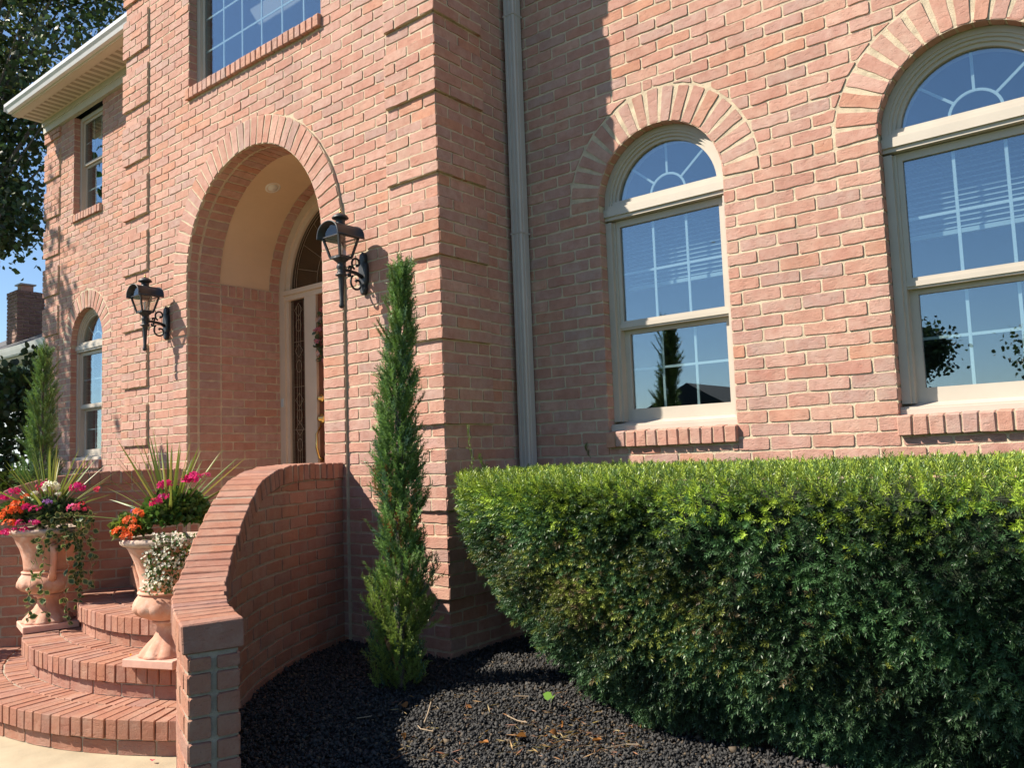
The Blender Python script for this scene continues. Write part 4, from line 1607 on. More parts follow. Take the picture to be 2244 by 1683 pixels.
wreath = empty('door_wreath', (-31.3, DY + .3, 22.5), 'pink flower wreath hanging on the brown front door', 'wreath')
LT, LF = leaf_t(1, .3)
n = 260
a = rng.uniform(0, 2 * math.pi, n)
pos = np.stack([-28.6 + 3.0 * np.cos(a) + rng.normal(0, .25, n), DY + .15 + rng.normal(0, .12, n), 26.0 + 3.6 * np.sin(a) + rng.normal(0, .3, n)], 1)
V, Fq, c = scatter(LT, LF, pos, sphere_dirs(n) + np.array([0, -.8, 0]), rng.uniform(.4, .8, n), vary((.10, .14, .08), n))
mk('foliage', V, Fq, M['leaf'], wreath, col=c, kind='stuff')
for k in range(16):
    a = 2 * math.pi * k / 16 + .2
    flower_head((-28.6 + 3.0 * math.cos(a), DY - .05, 26.0 + 3.6 * math.sin(a)), .5, (.62, .22, .26) if k % 3 else (.70, .48, .42), 9, .8, wreath, petal=.6)

# ================================================================== urns and their plants
def urn(X, Y, rot, label):
    Zb = -3.5
    t = empty('garden_urn', (X, Y, Zb), label, 'urn', 'terracotta urns on the steps')
    m = MB()
    c_, s_ = math.cos(rot), math.sin(rot)
    rp = lambda x, y, z: (X + x * c_ - y * s_, Y + x * s_ + y * c_, Zb + z)
    V, Fb = chamf(rp, ((-2.35, 2.35), (-2.35, 2.35), (0.02, .62)), .06, .015)
    mk('plinth', V, Fb, M['plinth'], t)
    fl = lambda w, z: 1 + .16 * abs(math.cos(w * 5)) ** .6 * max(0, 1 - abs(z - 1.1) / .9)
    m = MB()
    m.lathe([(2.05, .6), (2.1, .72), (1.95, .85), (1.85, 1.0), (1.55, 1.45), (1.2, 1.9), (.98, 2.3), (.9, 2.7), (.98, 2.95), (1.25, 3.05), (1.25, 3.2), (1.0, 3.28)], X, Y, 60, fl, Zb)
    m.build('foot', M['terracotta'], t, smooth=True)
    gd = lambda w, z: 1 + .11 * abs(math.cos(w * 7)) ** .6 * max(0, 1 - abs(z - 3.95) / .75)
    m = MB()
    m.lathe([(.95, 3.2), (1.5, 3.35), (2.15, 3.7), (2.5, 4.1), (2.58, 4.45), (2.5, 4.8), (2.25, 5.15), (2.12, 5.3)], X, Y, 84, gd, Zb)
    m.build('bowl', M['terracotta'], t, smooth=True)
    m = MB()
    m.lathe([(2.1, 5.22), (2.3, 5.3), (2.3, 5.42), (2.12, 5.5)], X, Y, 40, None, Zb)
    m.build('band', M['terracotta'], t, smooth=True)
    rel = lambda w, z: 1 + .035 * max(0, math.sin(w * 6 + z * 2.1)) * (6.6 < z < 8.6) + .02 * math.sin(w * 17) * (7 < z < 8.4)
    m = MB()
    m.lathe([(2.1, 5.45), (2.12, 5.9), (2.18, 6.5), (2.28, 7.0), (2.45, 7.6), (2.7, 8.2), (2.98, 8.7), (3.15, 8.95)], X, Y, 96, rel, Zb)
    m.build('bell', M['terracotta'], t, smooth=True)
    rope = lambda w, z: 1 + .022 * math.sin(w * 22 + (z - 9.2) * 9)
    m = MB()
    m.lathe([(3.05, 8.9), (3.3, 8.98), (3.48, 9.15), (3.5, 9.32), (3.38, 9.48), (3.15, 9.52), (2.95, 9.4), (2.9, 9.0)], X, Y, 110, rope, Zb)
    m.build('rim', M['terra_rim'], t, smooth=True)
    m = MB()
    m.lathe([(2.95, 9.05), (1.5, 9.2), (.01, 9.25)], X, Y, 30, None, Zb)
    m.build('soil', M['soil'], t)
    for k in (0, math.pi):
        a = rot + k
        e = np.array([math.cos(a), math.sin(a), 0])
        o = np.array([X, Y, Zb])
        pts = [o + e * 2.3 + np.array([0, 0, 4.8]), o + e * 2.75 + np.array([0, 0, 5.4]), o + e * 3.05 + np.array([0, 0, 6.3]), o + e * 3.3 + np.array([0, 0, 7.2]), o + e * 3.2 + np.array([0, 0, 7.85]), o + e * 2.75 + np.array([0, 0, 8.0]), o + e * 2.6 + np.array([0, 0, 7.6])]
        m = MB()
        m.tube(pts, [.42, .3, .27, .3, .34, .3, .22], 10)
        m.build('handle', M['terracotta'], t, smooth=True)
    return t


def spike_plant(X, Y, n, label, seed):
    r = random.Random(seed)
    Zb = 6.8
    t = empty('spike_plant', (X, Y, Zb), label, 'plant', 'spiky grasses in the urns')
    for k in range(n):
        a = 2 * math.pi * (k * .381966) + r.uniform(-.2, .2)
        el = math.radians([74, 58, 46, 36, 66, 28, 82, 52, 18, 62, 42][k % 11] + r.uniform(-5, 5))
        L = r.uniform(6.2, 8.4)
        e = np.array([math.cos(a) * math.cos(el), math.sin(a) * math.cos(el), math.sin(el)])
        side_ = np.array([-math.sin(a), math.cos(a), 0])
        up = np.cross(side_, e) * -1
        V, F = [], []
        droop = r.uniform(.2, 1.3) * (1 - el / 1.7)
        roll = r.uniform(-.7, .7)
        sv = side_ * math.cos(roll) + np.cross(e, side_) * math.sin(roll)
        nn = np.cross(e, sv)
        K = 7
        for i in range(K + 1):
            f = i / K
            p = np.array([X, Y, Zb]) + e * L * f - np.array([0, 0, droop * f * f]) + sv * .0
            w = .115 * (1 - f) ** .6 * (.55 + 1.0 * min(1, f * 4)) * (1 if i < K else .1)
            V += [p - sv * w, p + nn * w * .35, p + sv * w]
        for i in range(K):
            F += [[i * 3, i * 3 + 1, i * 3 + 4, i * 3 + 3], [i * 3 + 1, i * 3 + 2, i * 3 + 5, i * 3 + 4]]
        g = r.choice([(.17, .23, .05), (.22, .27, .07), (.13, .20, .05), (.30, .30, .09)])
        col = np.repeat(np.array([g]), len(V), 0) * np.linspace(.8, 1.15, len(V))[:, None]
        mk('leaf', V, F, M['leaf'], t, col=col)
    return t


def mound(name, label, cat, centre, rad, nleaf, lcol, heads, group=None, lsize=(.32, .6), ws=.45):
    """a bushy potted plant: leaves through a flattened dome, flower heads on short stems above it"""
    c0 = np.array(centre, float)
    t = empty(name, centre, label, cat, group)
    D = sphere_dirs(nleaf, -.35)
    pos = c0 + D * np.array(rad) * rng.uniform(.35, 1.0, (nleaf, 1)) ** .6
    T, F = leaf_t(1, ws, .15)
    V, Fq, c = scatter(T, F, pos, D + rng.normal(0, .5, (nleaf, 3)) + np.array([0, 0, .2]), rng.uniform(*lsize, nleaf), vary(lcol, nleaf, .45, .15))
    mk('foliage', V, Fq, M['leaf'], t, col=c, kind='stuff')
    m = MB()
    for (p, r, col, n) in heads:
        p = np.array(p, float)
        b = c0 + (p - c0) * .25
        m.tube([b, b + (p - b) * .6 + np.array([0, 0, .1]), p], .05, 5)
        flower_head(p, r, col, n, .75, t)
    if heads:
        m.build('stems', M['twig'], t, kind='stuff')
    return t


PINK, ORANGE, WHITE, RED, PURPLE = (.72, .03, .22), (.85, .16, .05), (.80, .78, .70), (.70, .05, .12), (.32, .14, .48)
UR, UL = (-15.4, -15.0), (-39.5, -14.2)
urn(*UR, .35, 'terracotta urn of white blossoms hidden partly behind the curved coping')
urn(*UL, -.25, 'terracotta urn draped with a trailing vine near the far stair wall')


def at(px, py, depth):
    """a point seen at that spot of the picture, that many courses away from the camera"""
    d = CF + CR * (px - 1122) / 1800.55 + CU * (841.5 - py) / 1800.55
    return CAM + d * depth


dR = float((np.array([*UR, 6]) - CAM) @ CF)
dL = float((np.array([*UL, 6]) - CAM) @ CF)
H = lambda px, py, d, r, col, n=14: (at(px, py, d - 1.6), r * 1.05, col, n)
spike_plant(*UR, 46, 'fan of long green spiky leaves rising from the nearer urn', 3)
spike_plant(*UL, 46, 'fan of long spiky leaves rising from the farther urn', 8)
mound('geranium', 'bushy green geranium with magenta heads in the nearer urn', 'plant', (UR[0] + .4, UR[1] + .3, 7.6), (2.5, 2.5, 1.8), 1900, (.10, .19, .045),
      [H(424, 1048, dR, .55, PINK, 22), H(412, 1052, dR, .4, PINK, 14), H(452, 1044, dR, .32, (.75, .12, .32), 10), H(362, 1063, dR, .45, PINK, 16), H(358, 1090, dR - .5, .38, (.75, .02, .30), 12), H(342, 1102, dR - 1, .42, PINK, 14)])
mound('nasturtium', 'orange blossoms spilling over the rim of the nearer urn', 'plant', tuple(at(288, 1160, dR - .8)), (1.3, 1.3, 1.1), 380, (.16, .22, .05),
      [H(303, 1126, dR - .8, .42, ORANGE, 12), H(283, 1142, dR - 1, .42, ORANGE, 12), H(262, 1168, dR - 1, .45, ORANGE, 12), H(294, 1160, dR - 1.4, .4, ORANGE, 10), H(276, 1178, dR - 1.2, .45, ORANGE, 12), H(292, 1122, dR - .6, .2, PURPLE, 6)])
# white bacopa tumbling down the front of the nearer urn
t = empty('trailing_bacopa', tuple(at(372, 1225, dR - 3.2)), 'mass of tiny white blossoms tumbling over the nearer urn', 'plant')
nb_ = 700
u, v = rng.uniform(-1, 1, nb_), rng.uniform(0, 1, nb_) ** 1.2
base = np.array([at(378 + 66 * a * (1 - .5 * b) - 34 * b + 8, 1172 + 118 * b + 8 * abs(a), dR - 2.6 - 1.0 * (1 - a * a)) for a, b in zip(u, v)]) + rng.normal(0, .16, (nb_, 3))
T, F = leaf_t(1, .4)
V, Fq, c = scatter(T, F, base, sphere_dirs(nb_) + np.array([.3, -.5, .1]), rng.uniform(.18, .34, nb_), vary((.065, .12, .03), nb_, .4))
mk('foliage', V, Fq, M['leaf'], t, col=c, kind='stuff')
T5, F5 = [], []
for k in range(5):
    a = 2 * math.pi * k / 5
    d_, p_ = np.array([math.cos(a), math.sin(a), .2]), np.array([-math.sin(a), math.cos(a), 0])
    T5 += [np.zeros(3), d_ * .55 + p_ * .35, d_, d_ * .55 - p_ * .35]
    F5.append([4 * k, 4 * k + 1, 4 * k + 2, 4 * k + 3])
T5, F5 = np.array(T5), np.array(F5)
kb = rng.choice(nb_, 330)
V, Fq, c = scatter(T5, F5, base[kb] + np.array([.12, -.2, .08]) + rng.normal(0, .1, (330, 3)), sphere_dirs(330) * .6 + np.array([.35, -.8, .35]), rng.uniform(.09, .155, 330), vary((.82, .79, .68), 330, .08, .03))
mk('blossoms', V, Fq, M['petal'], t, col=c, kind='stuff')

mound('impatiens', 'orange and magenta blossoms crowding one side of the farther urn', 'plant', tuple(at(52, 1128, dL - .5)), (2.1, 2.1, 1.3), 1000, (.12, .18, .06),
      [H(30, 1078, dL, .45, PINK, 16), H(10, 1090, dL, .45, PINK, 14), H(55, 1088, dL - .6, .34, ORANGE, 10), H(38, 1106, dL - 1, .5, ORANGE, 14), H(20, 1118, dL - 1, .5, ORANGE, 14), H(34, 1122, dL - 1.4, .55, ORANGE, 16), H(58, 1112, dL - 1.2, .42, PINK, 12), H(76, 1117, dL - 1.2, .4, PINK, 12), H(86, 1115, dL - 1.2, .3, PINK, 10), H(20, 1148, dL - 1.6, .48, ORANGE, 12), H(45, 1147, dL - 1.7, .36, PINK, 10), H(70, 1144, dL - 1.8, .26, (.55, .02, .30), 8), H(81, 1146, dL - 1.8, .36, PINK, 10), H(31, 1163, dL - 1.8, .3, PINK, 9), H(55, 1162, dL - 1.9, .34, PINK, 10), H(8, 1168, dL - 1.6, .45, PINK, 12), H(5, 1132, dL - 1.2, .45, ORANGE, 12)])
mound('pelargonium', 'pink and white heads above glossy leaves in the farther urn', 'plant', (UL[0] + 1.0, UL[1] + .2, 7.3), (2.5, 2.5, 1.5), 1500, (.09, .15, .065),
      [H(168, 1070, dL, .55, (.75, .04, .30), 20), H(172, 1064, dL + .3, .4, PINK, 14), H(161, 1114, dL - 1.2, .5, (.78, .12, .32), 16), H(190, 1116, dL - .8, .32, RED, 10), H(214, 1074, dL, .36, RED, 12), H(180, 1105, dL - .9, .28, RED, 9), H(112, 1068, dL - .4, .62, WHITE, 24), H(100, 1062, dL, .36, PINK, 12), H(88, 1070, dL, .4, RED, 12), H(76, 1083, dL - .6, .34, WHITE, 10), H(128, 1084, dL - .8, .3, WHITE, 9), H(103, 1101, dL - 1.3, .36, PURPLE, 12)])


# variegated vine hanging from the farther urn
def vleaf():
    V = [(0, 0, 0), (-.33, .06, .3), (-.36, .08, .62), (0, 0, 1), (.36, .08, .62), (.33, .06, .3), (0, -.03, .16), (-.2, .03, .38), (-.2, .04, .6), (0, -.02, .82), (.2, .04, .6), (.2, .03, .38)]
    F = [[0, 6, 7, 1], [1, 7, 8, 2], [2, 8, 9, 3], [3, 9, 10, 4], [4, 10, 11, 5], [5, 11, 6, 0], [6, 11, 10, 7], [7, 10, 9, 8]]
    return np.array(V, float), np.array(F)


vine = empty('trailing_vine', (UL[0] + 2.5, UL[1] - 1, 5.5), 'variegated cream edged vine hanging from the farther urn', 'vine')
VT, VF = vleaf()
runs = [[(150, 1165), (168, 1190), (176, 1225), (172, 1260), (176, 1300), (168, 1335)], [(158, 1168), (182, 1200), (180, 1240), (182, 1275)], [(120, 1168), (130, 1195), (112, 1204)], [(140, 1160), (150, 1188), (140, 1204)],
        [(105, 1165), (88, 1186), (78, 1216), (70, 1250), (62, 1300), (64, 1330), (60, 1372)], [(118, 1170), (96, 1200), (94, 1240), (92, 1280), (98, 1320), (108, 1362)], [(160, 1165), (205, 1178), (200, 1210), (200, 1250), (197, 1290)],
        [(138, 1175), (150, 1240), (142, 1300), (148, 1340), (150, 1374)], [(165, 1165), (172, 1215), (168, 1250), (170, 1280)]]
lp, ld_ = [], []
st = MB()
for q, run in enumerate(runs):
    dd = dL - 2.6 - (.8 if q in (4, 5, 7) else 0)
    P3 = [at(px, py, dd + rng.uniform(-.2, .2)) for px, py in run]
    dense = []
    for a, b in zip(P3[:-1], P3[1:]):
        for f in np.linspace(0, 1, 8, endpoint=False):
            dense.append(a + (b - a) * f + rng.normal(0, .05, 3))
    st.tube(dense, .03, 4)
    step = 3 if q in (4, 5, 7) else 2
    for p in dense[::step]:
        for k in range(2):
            lp.append(p)
            ld_.append(rng.normal(0, .6, 3) + np.array([.25, -.3, -.35]))
for k in range(170):
    lp.append(at(rng.uniform(85, 205), 1130 + abs(rng.normal(0, 22)), dL - 2.0 + rng.uniform(-1, .6)))
    ld_.append(rng.normal(0, .6, 3) + np.array([.3, -.4, .1]))
lp, ld_ = np.array(lp), np.array(ld_)
V, Fq, c = scatter(VT, VF, lp, ld_, rng.uniform(.45, .8, len(lp)), np.ones((len(lp), 3)))
edge = np.array([1] * 6 + [0] * 6)
cg = np.where(np.tile(edge, len(lp))[:, None] == 1, np.array([[.42, .44, .20]]), np.array([[.05, .10, .035]]))
mk('leaves', V, Fq, M['leaf'], vine, col=cg, kind='stuff')
st.build('stems', M['twig'], vine, kind='stuff')
# grey-green shrub peeping out beside the farther urn

# ================================================================== yew hedge
HB, HT, HW = -4.8, 9.95, 8.5


def hprof(z):
    if z < HW:
        return (1 - (z - HB) / (HW - HB)) ** 1.9, 0.0
    q = min(1, (z - HW) / (HT - HW + .25))
    return 0.0, 1.9 * (1 - math.sqrt(1 - q * q))


XW, YW, XDROP, YDROP, CRN, YB, XE = 4.0, -11.4, 7.4, 5.6, 14.0, 8.6, 63.0


def lump(x, y, z):
    return .6 * (.42 * math.sin(x * .62 + z * .35 + 1.3) * math.sin(y * .5 + z * .28) + .28 * math.sin(x * 1.37 + y * .9 - z * .8) + .22 * math.sin(x * .9 - z * 1.1 + y * 1.3))


def hpoint(sv, z):
    """point and outward normal on the clipped hedge; sv runs from the back of its near end round the corner and along the front"""
    g, rd = hprof(z)
    XL, YF = XW + XDROP * g + rd, YW + YDROP * g + rd
    l1 = max(.1, YB - (YF + CRN))
    l2 = CRN * math.pi / 2
    if sv < l1:
        x, y, nx_, ny_ = XL, YB - sv, -1.0, 0.0
    elif sv < l1 + l2:
        a = (sv - l1) / CRN
        x, y = XL + CRN - CRN * math.cos(a), YF + CRN - CRN * math.sin(a)
        nx_, ny_ = -math.cos(a), -math.sin(a)
    else:
        x, y, nx_, ny_ = XL + CRN + (sv - l1 - l2), YF, 0.0, -1.0
    if z < HW:
        dz = -1.9 * (1 - (z - HB) / (HW - HB)) ** .9 / (HW - HB) * (XDROP * abs(nx_) + YDROP * abs(ny_))
        nz = dz
    else:
        q = min(.98, (z - HW) / (HT - HW + .25))
        nz = q / math.sqrt(1 - q * q) * 1.1
    nrm = np.array([nx_, ny_, nz])
    nrm /= np.linalg.norm(nrm)
    L = lump(x, y, z)
    return np.array([x, y, z]) + nrm * L, nrm


hedge = empty('yew_hedge', (30, -2, GZ), 'clipped dark green yew hedge with bright new tips along its flat top', 'hedge')
# inner body, coloured dark so the gaps between sprigs look shaded
V, Fh = [], []
ns, nz_ = 90, 22
for j in range(nz_ + 1):
    z = HB + (HT - .9 - HB) * j / nz_
    for i in range(ns + 1):
        p, nn = hpoint(84.0 * i / ns, z)
        V.append(p - nn * (1.0 + .3 * math.sin(i * 2.1 + j)))
for j in range(nz_):
    for i in range(ns):
        Fh.append([j * (ns + 1) + i, j * (ns + 1) + i + 1, (j + 1) * (ns + 1) + i + 1, (j + 1) * (ns + 1) + i])
V += [(XE, YB, HT - 1), (XW + 1.5, YB, HT - 1)]
top = [nz_ * (ns + 1) + i for i in range(ns + 1)]
Fh.append(top + [len(V) - 2, len(V) - 1])
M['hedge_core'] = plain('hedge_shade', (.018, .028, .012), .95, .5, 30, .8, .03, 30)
mk('shade_core', V, Fh, M['hedge_core'], hedge)
gold = 2.39996
sp1 = needles([((0, 0, .05 + 1.05 * i / 18), (math.cos(gold * i), math.sin(gold * i), .55 + .9 * i / 18), .46 * (1 - .25 * i / 18), .046, 1) for i in range(19)] + [((0, 0, 0), (0, 0, 1), 1.15, .03, .6)])
sp2 = needles([((0, 0, .05 + .75 * i / 17), (math.cos(gold * i), math.sin(gold * i), .9 + .6 * i / 17), .30, .038, 1) for i in range(18)])
# sides
NS = 23000
pos, dr, tint, sc_ = [], [], [], []
for k in range(NS):
    if k < 9000:
        sv, z = rng.uniform(0, 34), rng.uniform(HB + .3, HT)
    else:
        sv, z = rng.uniform(24, 76), rng.uniform(HB + .3, HT)
    p, nn = hpoint(sv, z)
    d = nn + rng.normal(0, .45, 3) + np.array([0, 0, .25])
    pos.append(p - nn * rng.uniform(.3, .85))
    dr.append(d)
    f = rng.random()
    mid = math.exp(-((z - 3.5) / 3.2) ** 2) * math.exp(-((sv - 27) / 9.5) ** 2)  # sunlit olive patch put into the needle colour, with some brown needles
    pat = .5 + .5 * math.sin(p[0] * .8 + p[2] * .6) * math.sin(p[1] * .7 - p[2] * .5 + 1)
    if z > 6.3 and f < (z - 6.3) / 2.6:  # new tips on the shoulder; its sunlit brightness is put into their colour
        c0 = (.24, .33, .035) if rng.random() < .5 else (.09, .16, .03)
    elif mid * (.3 + .8 * pat) > f:
        c0 = (.17, .20, .04) if rng.random() < .82 else (.15, .11, .055)
    elif z < 1.5:
        c0 = (.052, .105, .044)
    else:
        c0 = (.045, .098, .036)
    lf = .8 + .35 * math.sin(p[0] * .45 + p[2] * .7 + 2) * math.sin(p[1] * .6 + p[2] * .33)
    tint.append(tuple(q_ * lf for q_ in c0))
    sc_.append(rng.uniform(.36, .78) * (.8 if mid > .45 else 1.0))
tint = np.array(tint) * rng.uniform(.9, 2.0, (NS, 1))
parts_ = [scatter(sp1[0], sp1[1], np.array(pos), np.array(dr), np.array(sc_), tint, sp1[2])]
# flat top with the pale new growth
NT = 11500
x = XW + .6 + (58 - XW) * rng.random(NT) ** 1.05
y = rng.uniform(YW + 1.2, YB, NT)
z = HT - .35 + rng.normal(0, .12, NT) - .9 * np.clip((YW + 4.5 - y) / 3.5, 0, 1) ** 2 - .5 * np.clip((XW + 2.5 - x) / 2, 0, 1) ** 2
pos = np.stack([x, y, z], 1)
dr = np.stack([rng.normal(0, .35, NT), rng.normal(0, .35, NT), np.ones(NT)], 1)
z = np.where(x + .95 * y < 1.2, -20, z)
pos[:, 2] = z
f = rng.random(NT)
patch = .5 + .5 * np.sin(x * .9 + 2) * np.sin(y * .8)
tint = np.where((f < .35 + .35 * patch)[:, None], np.array([[.33, .43, .055]]), np.array([[.13, .22, .05]])) * rng.uniform(.7, 1.25, (NT, 1))
parts_.append(scatter(sp2[0], sp2[1], pos, dr, rng.uniform(.5, .9, NT), tint, sp2[2]))
V, Fq, c = join(parts_)
mk('needles', V, Fq, M['needle'], hedge, col=c, kind='stuff')
# a few long shoots standing above the clipped top
for (px, py0, py1, dd) in ((1032, 1035, 940, 62), (1292, 1010, 978, 70), (1905, 985, 972, 62), (1060, 1030, 1003, 62)):
    b, t_ = at(px, py0 + 12, dd), at(px - 4, py1, dd)
    n = 26
    f = np.linspace(0, 1, n)[:, None]
    P = b + (t_ - b) * f + np.array([.12, .1, 0]) * np.sin(f * 5)
    V, Fq, c = scatter(sp2[0], sp2[1], P, rng.normal(0, .35, (n, 3)) + np.array([0, 0, .9]), np.full(n, .42), np.tile([[.12, .2, .03]], (n, 1)))
    mk('shoot', V, Fq, M['needle'], hedge, col=c)


# ================================================================== columnar junipers
def juniper(X, Y, zb, ztop_, rbase, n, label, seed, dead=True):
    r_ = np.random.default_rng(seed)
    t = empty('columnar_juniper', (X, Y, zb), label, 'juniper', 'columnar junipers beside the steps')
    spec = []
    for i in range(10):
        h = .15 + 1.5 * i / 9
        for sg in (-1, 1):
            for k in range(3):
                a = i * 1.1 + sg * 1.2 + k * .5
                d = np.array([math.cos(a) * .55, math.sin(a) * .55, .85])
                b = np.array([0, 0, h]) + d * (.13 * k)
                spec.append((b, d + np.array([0, 0, .2 * k]), .32 - .012 * i, .04, .85 + .07 * k))
    spec.append(((0, 0, 0), (0, 0, 1), 1.9, .03, .8))
    T = needles(spec)
    ht = ztop_ - zb
    f = r_.random(n) ** .9
    z = zb - .3 + (ht - .9) * f
    fr = (z - zb) / ht
    prof = rbase * np.interp(fr, [0, .05, .18, .35, .5, .65, .8, .92, 1], [1.15, 1.35, 1.35, 1.02, .84, .68, .5, .28, .05])
    a = r_.uniform(0, 2 * math.pi, n)
    lumpf = 1 + .30 * np.sin(2 * a + z * .8 + seed) + .24 * np.sin(a - z * 1.5) + .16 * np.sin(3 * a + z * 2.3)
    rr = prof * lumpf * r_.uniform(.35, 1, n) ** .45
    pos = np.stack([X + rr * np.cos(a) + .3 * np.sin(z * .35) + .035 * (z - zb), Y + rr * np.sin(a), z], 1)
    out_ = np.stack([np.cos(a), np.sin(a), np.zeros(n)], 1)
    d = out_ * r_.uniform(.15, .75, (n, 1)) + np.array([0, 0, 1.0]) + r_.normal(0, .22, (n, 3))
    tint = np.where((fr < .22)[:, None], np.array([[.27, .38, .09]]), np.array([[.18, .31, .09]])) * r_.uniform(.6, 1.35, (n, 1))
    tint = np.where((r_.random(n) < .16)[:, None], np.array([[.10, .20, .11]]), tint)
    brown = (r_.random(n) < .05) & (np.abs(fr - .36) < .14)
    tint = np.where(brown[:, None], np.array([[.30, .14, .05]]), tint)
    V, Fq, c = scatter(T[0], T[1], pos, d, r_.uniform(.5, .95, n) * np.where(fr > .7, .8, 1), tint, T[2])
    mk('sprays', V, Fq, M['needle'], t, col=c, kind='stuff')
    # wayward side shoots
    ex = []
    for k in range(34):
        fz = r_.uniform(.1, .92)
        a0 = r_.uniform(0, 2 * math.pi)
        rb = rbase * np.interp(fz, [0, .18, .5, .8, 1], [.7, 1, .78, .46, .1])
        b = np.array([X + rb * .8 * math.cos(a0) + .035 * ht * fz, Y + rb * .8 * math.sin(a0), zb + ht * fz])
        for q in range(7):
            ex.append((b + np.array([math.cos(a0) * .16 * q, math.sin(a0) * .16 * q, .24 * q]), np.array([math.cos(a0) * .7, math.sin(a0) * .7, 1.0])))
    # leader
    for q in range(16):
        ex.append((np.array([X + .1 * math.sin(q) + .035 * ht, Y, ztop_ - 3.6 + .22 * q]), np.array([.35 * math.sin(q * 2.4), .35 * math.cos(q * 2.4), 1.0])))
    P = np.array([e[0] for e in ex])
    Dd = np.array([e[1] for e in ex])
    V, Fq, c = scatter(T[0], T[1], P, Dd, r_.uniform(.35, .6, len(P)), np.tile([[.12, .19, .05]], (len(P), 1)) * r_.uniform(.7, 1.3, (len(P), 1)), T[2])
    mk('shoots', V, Fq, M['needle'], t, col=c, kind='stuff')
    m = MB()
    m.tube([(X, Y, zb - .3), (X + .1 + .01 * ht, Y, zb + ht * .3), (X + .15 + .022 * ht, Y, zb + ht * .65), (X + .034 * ht, Y, ztop_ - 1)], [.4, .3, .18, .04], 8)
    for k in range(60):
        fz = r_.uniform(.04, .9)
        a0 = r_.uniform(0, 2 * math.pi)
        rb = rbase * np.interp(fz, [0, .18, .5, .8, 1], [.5, .85, .7, .4, .1])
        zz = zb + ht * fz
        xo = X + .035 * ht * fz
        m.tube([(xo, Y, zz - .6), (xo + rb * .5 * math.cos(a0), Y + rb * .5 * math.sin(a0), zz), (xo + rb * .8 * math.cos(a0), Y + rb * .8 * math.sin(a0), zz + 1.2)], [.1, .07, .03], 5)
    m.build('trunk', M['bark'], t)
    if dead:
        m = MB()
        m.tube([at(872, 1490, 57.6), at(868, 1458, 57.2), at(857, 1432, 57.0), at(843, 1400, 57.0), at(848, 1390, 57.2)], [.12, .1, .09, .05, .03], 6)
        m.tube([at(853, 1426, 57.0), at(848, 1410, 56.9), at(853, 1398, 56.9)], [.06, .12, .03], 6)
        m.build('dead_branch', M['deadwood'], t)
    return t


juniper(2.0, -7.5, GZ - .1, 25.9, 1.12, 2400, 'columnar juniper with a dead brown branch in front of the brick corner', 5)
juniper(-55.2, -9.2, GZ - 2, 26.0, 1.6, 1800, 'columnar juniper behind the far stair wall and the farther urn', 9, False)

# ================================================================== mulch, litter
NC = 44000
oct_ = np.array([(1, 0, 0), (-1, 0, 0), (0, 1, 0), (0, -1, 0), (0, 0, 1), (0, 0, -1)], float)
octF = np.array([(0, 2, 4), (2, 1, 4), (1, 3, 4), (3, 0, 4), (2, 0, 5), (1, 2, 5), (3, 1, 5), (0, 3, 5)])
x = rng.uniform(-13, 34, NC * 2)
y = rng.uniform(-29, 9.5, NC * 2)
rr = np.hypot(x - WCX, y - WCY)
ok = (rr < WRO - .1) & ~((x < .2) & (y > -.1)) & ~((x > 26) & (y > -6)) & ~((x > 14) & (y > -3))
x, y = x[ok][:NC], y[ok][:NC]
n = len(x)
z = np.array([bedz(a, b) for a, b in zip(x, y)]) + rng.uniform(-.1, .16, n)
T = (oct_[None] * rng.uniform(.6, 1.2, (n, 6, 1)) + rng.normal(0, .2, (n, 6, 3))) * rng.uniform(.5, 1.35, (n, 1, 3))
B = basis(sphere_dirs(n), rng.uniform(0, 6.28, n))
s0 = (rng.uniform(.055, .155, n) * np.where(rng.random(n) < .08, 1.5, 1))[:, None, None]
V = np.einsum('nkj,njl->nkl', T, B) * s0 + np.stack([x, y, z], 1)[:, None, :]
Fq = (octF[None] + (np.arange(n) * 6)[:, None, None]).reshape(-1, 3)
o = mk('mulch_gravel', V.reshape(-1, 3), Fq, M['rubber'], kind='stuff')
tag(o, 'crumbled black rubber mulch covering the planting bed', 'mulch')


def onbed(px, py, lift=.15):
    d = CF + CR * (px - 1122) / 1800.55 + CU * (841.5 - py) / 1800.55
    t = (GZ - CAM[2]) / d[2]
    p = CAM + d * t
    p[2] = bedz(p[0], p[1]) + lift
    return p


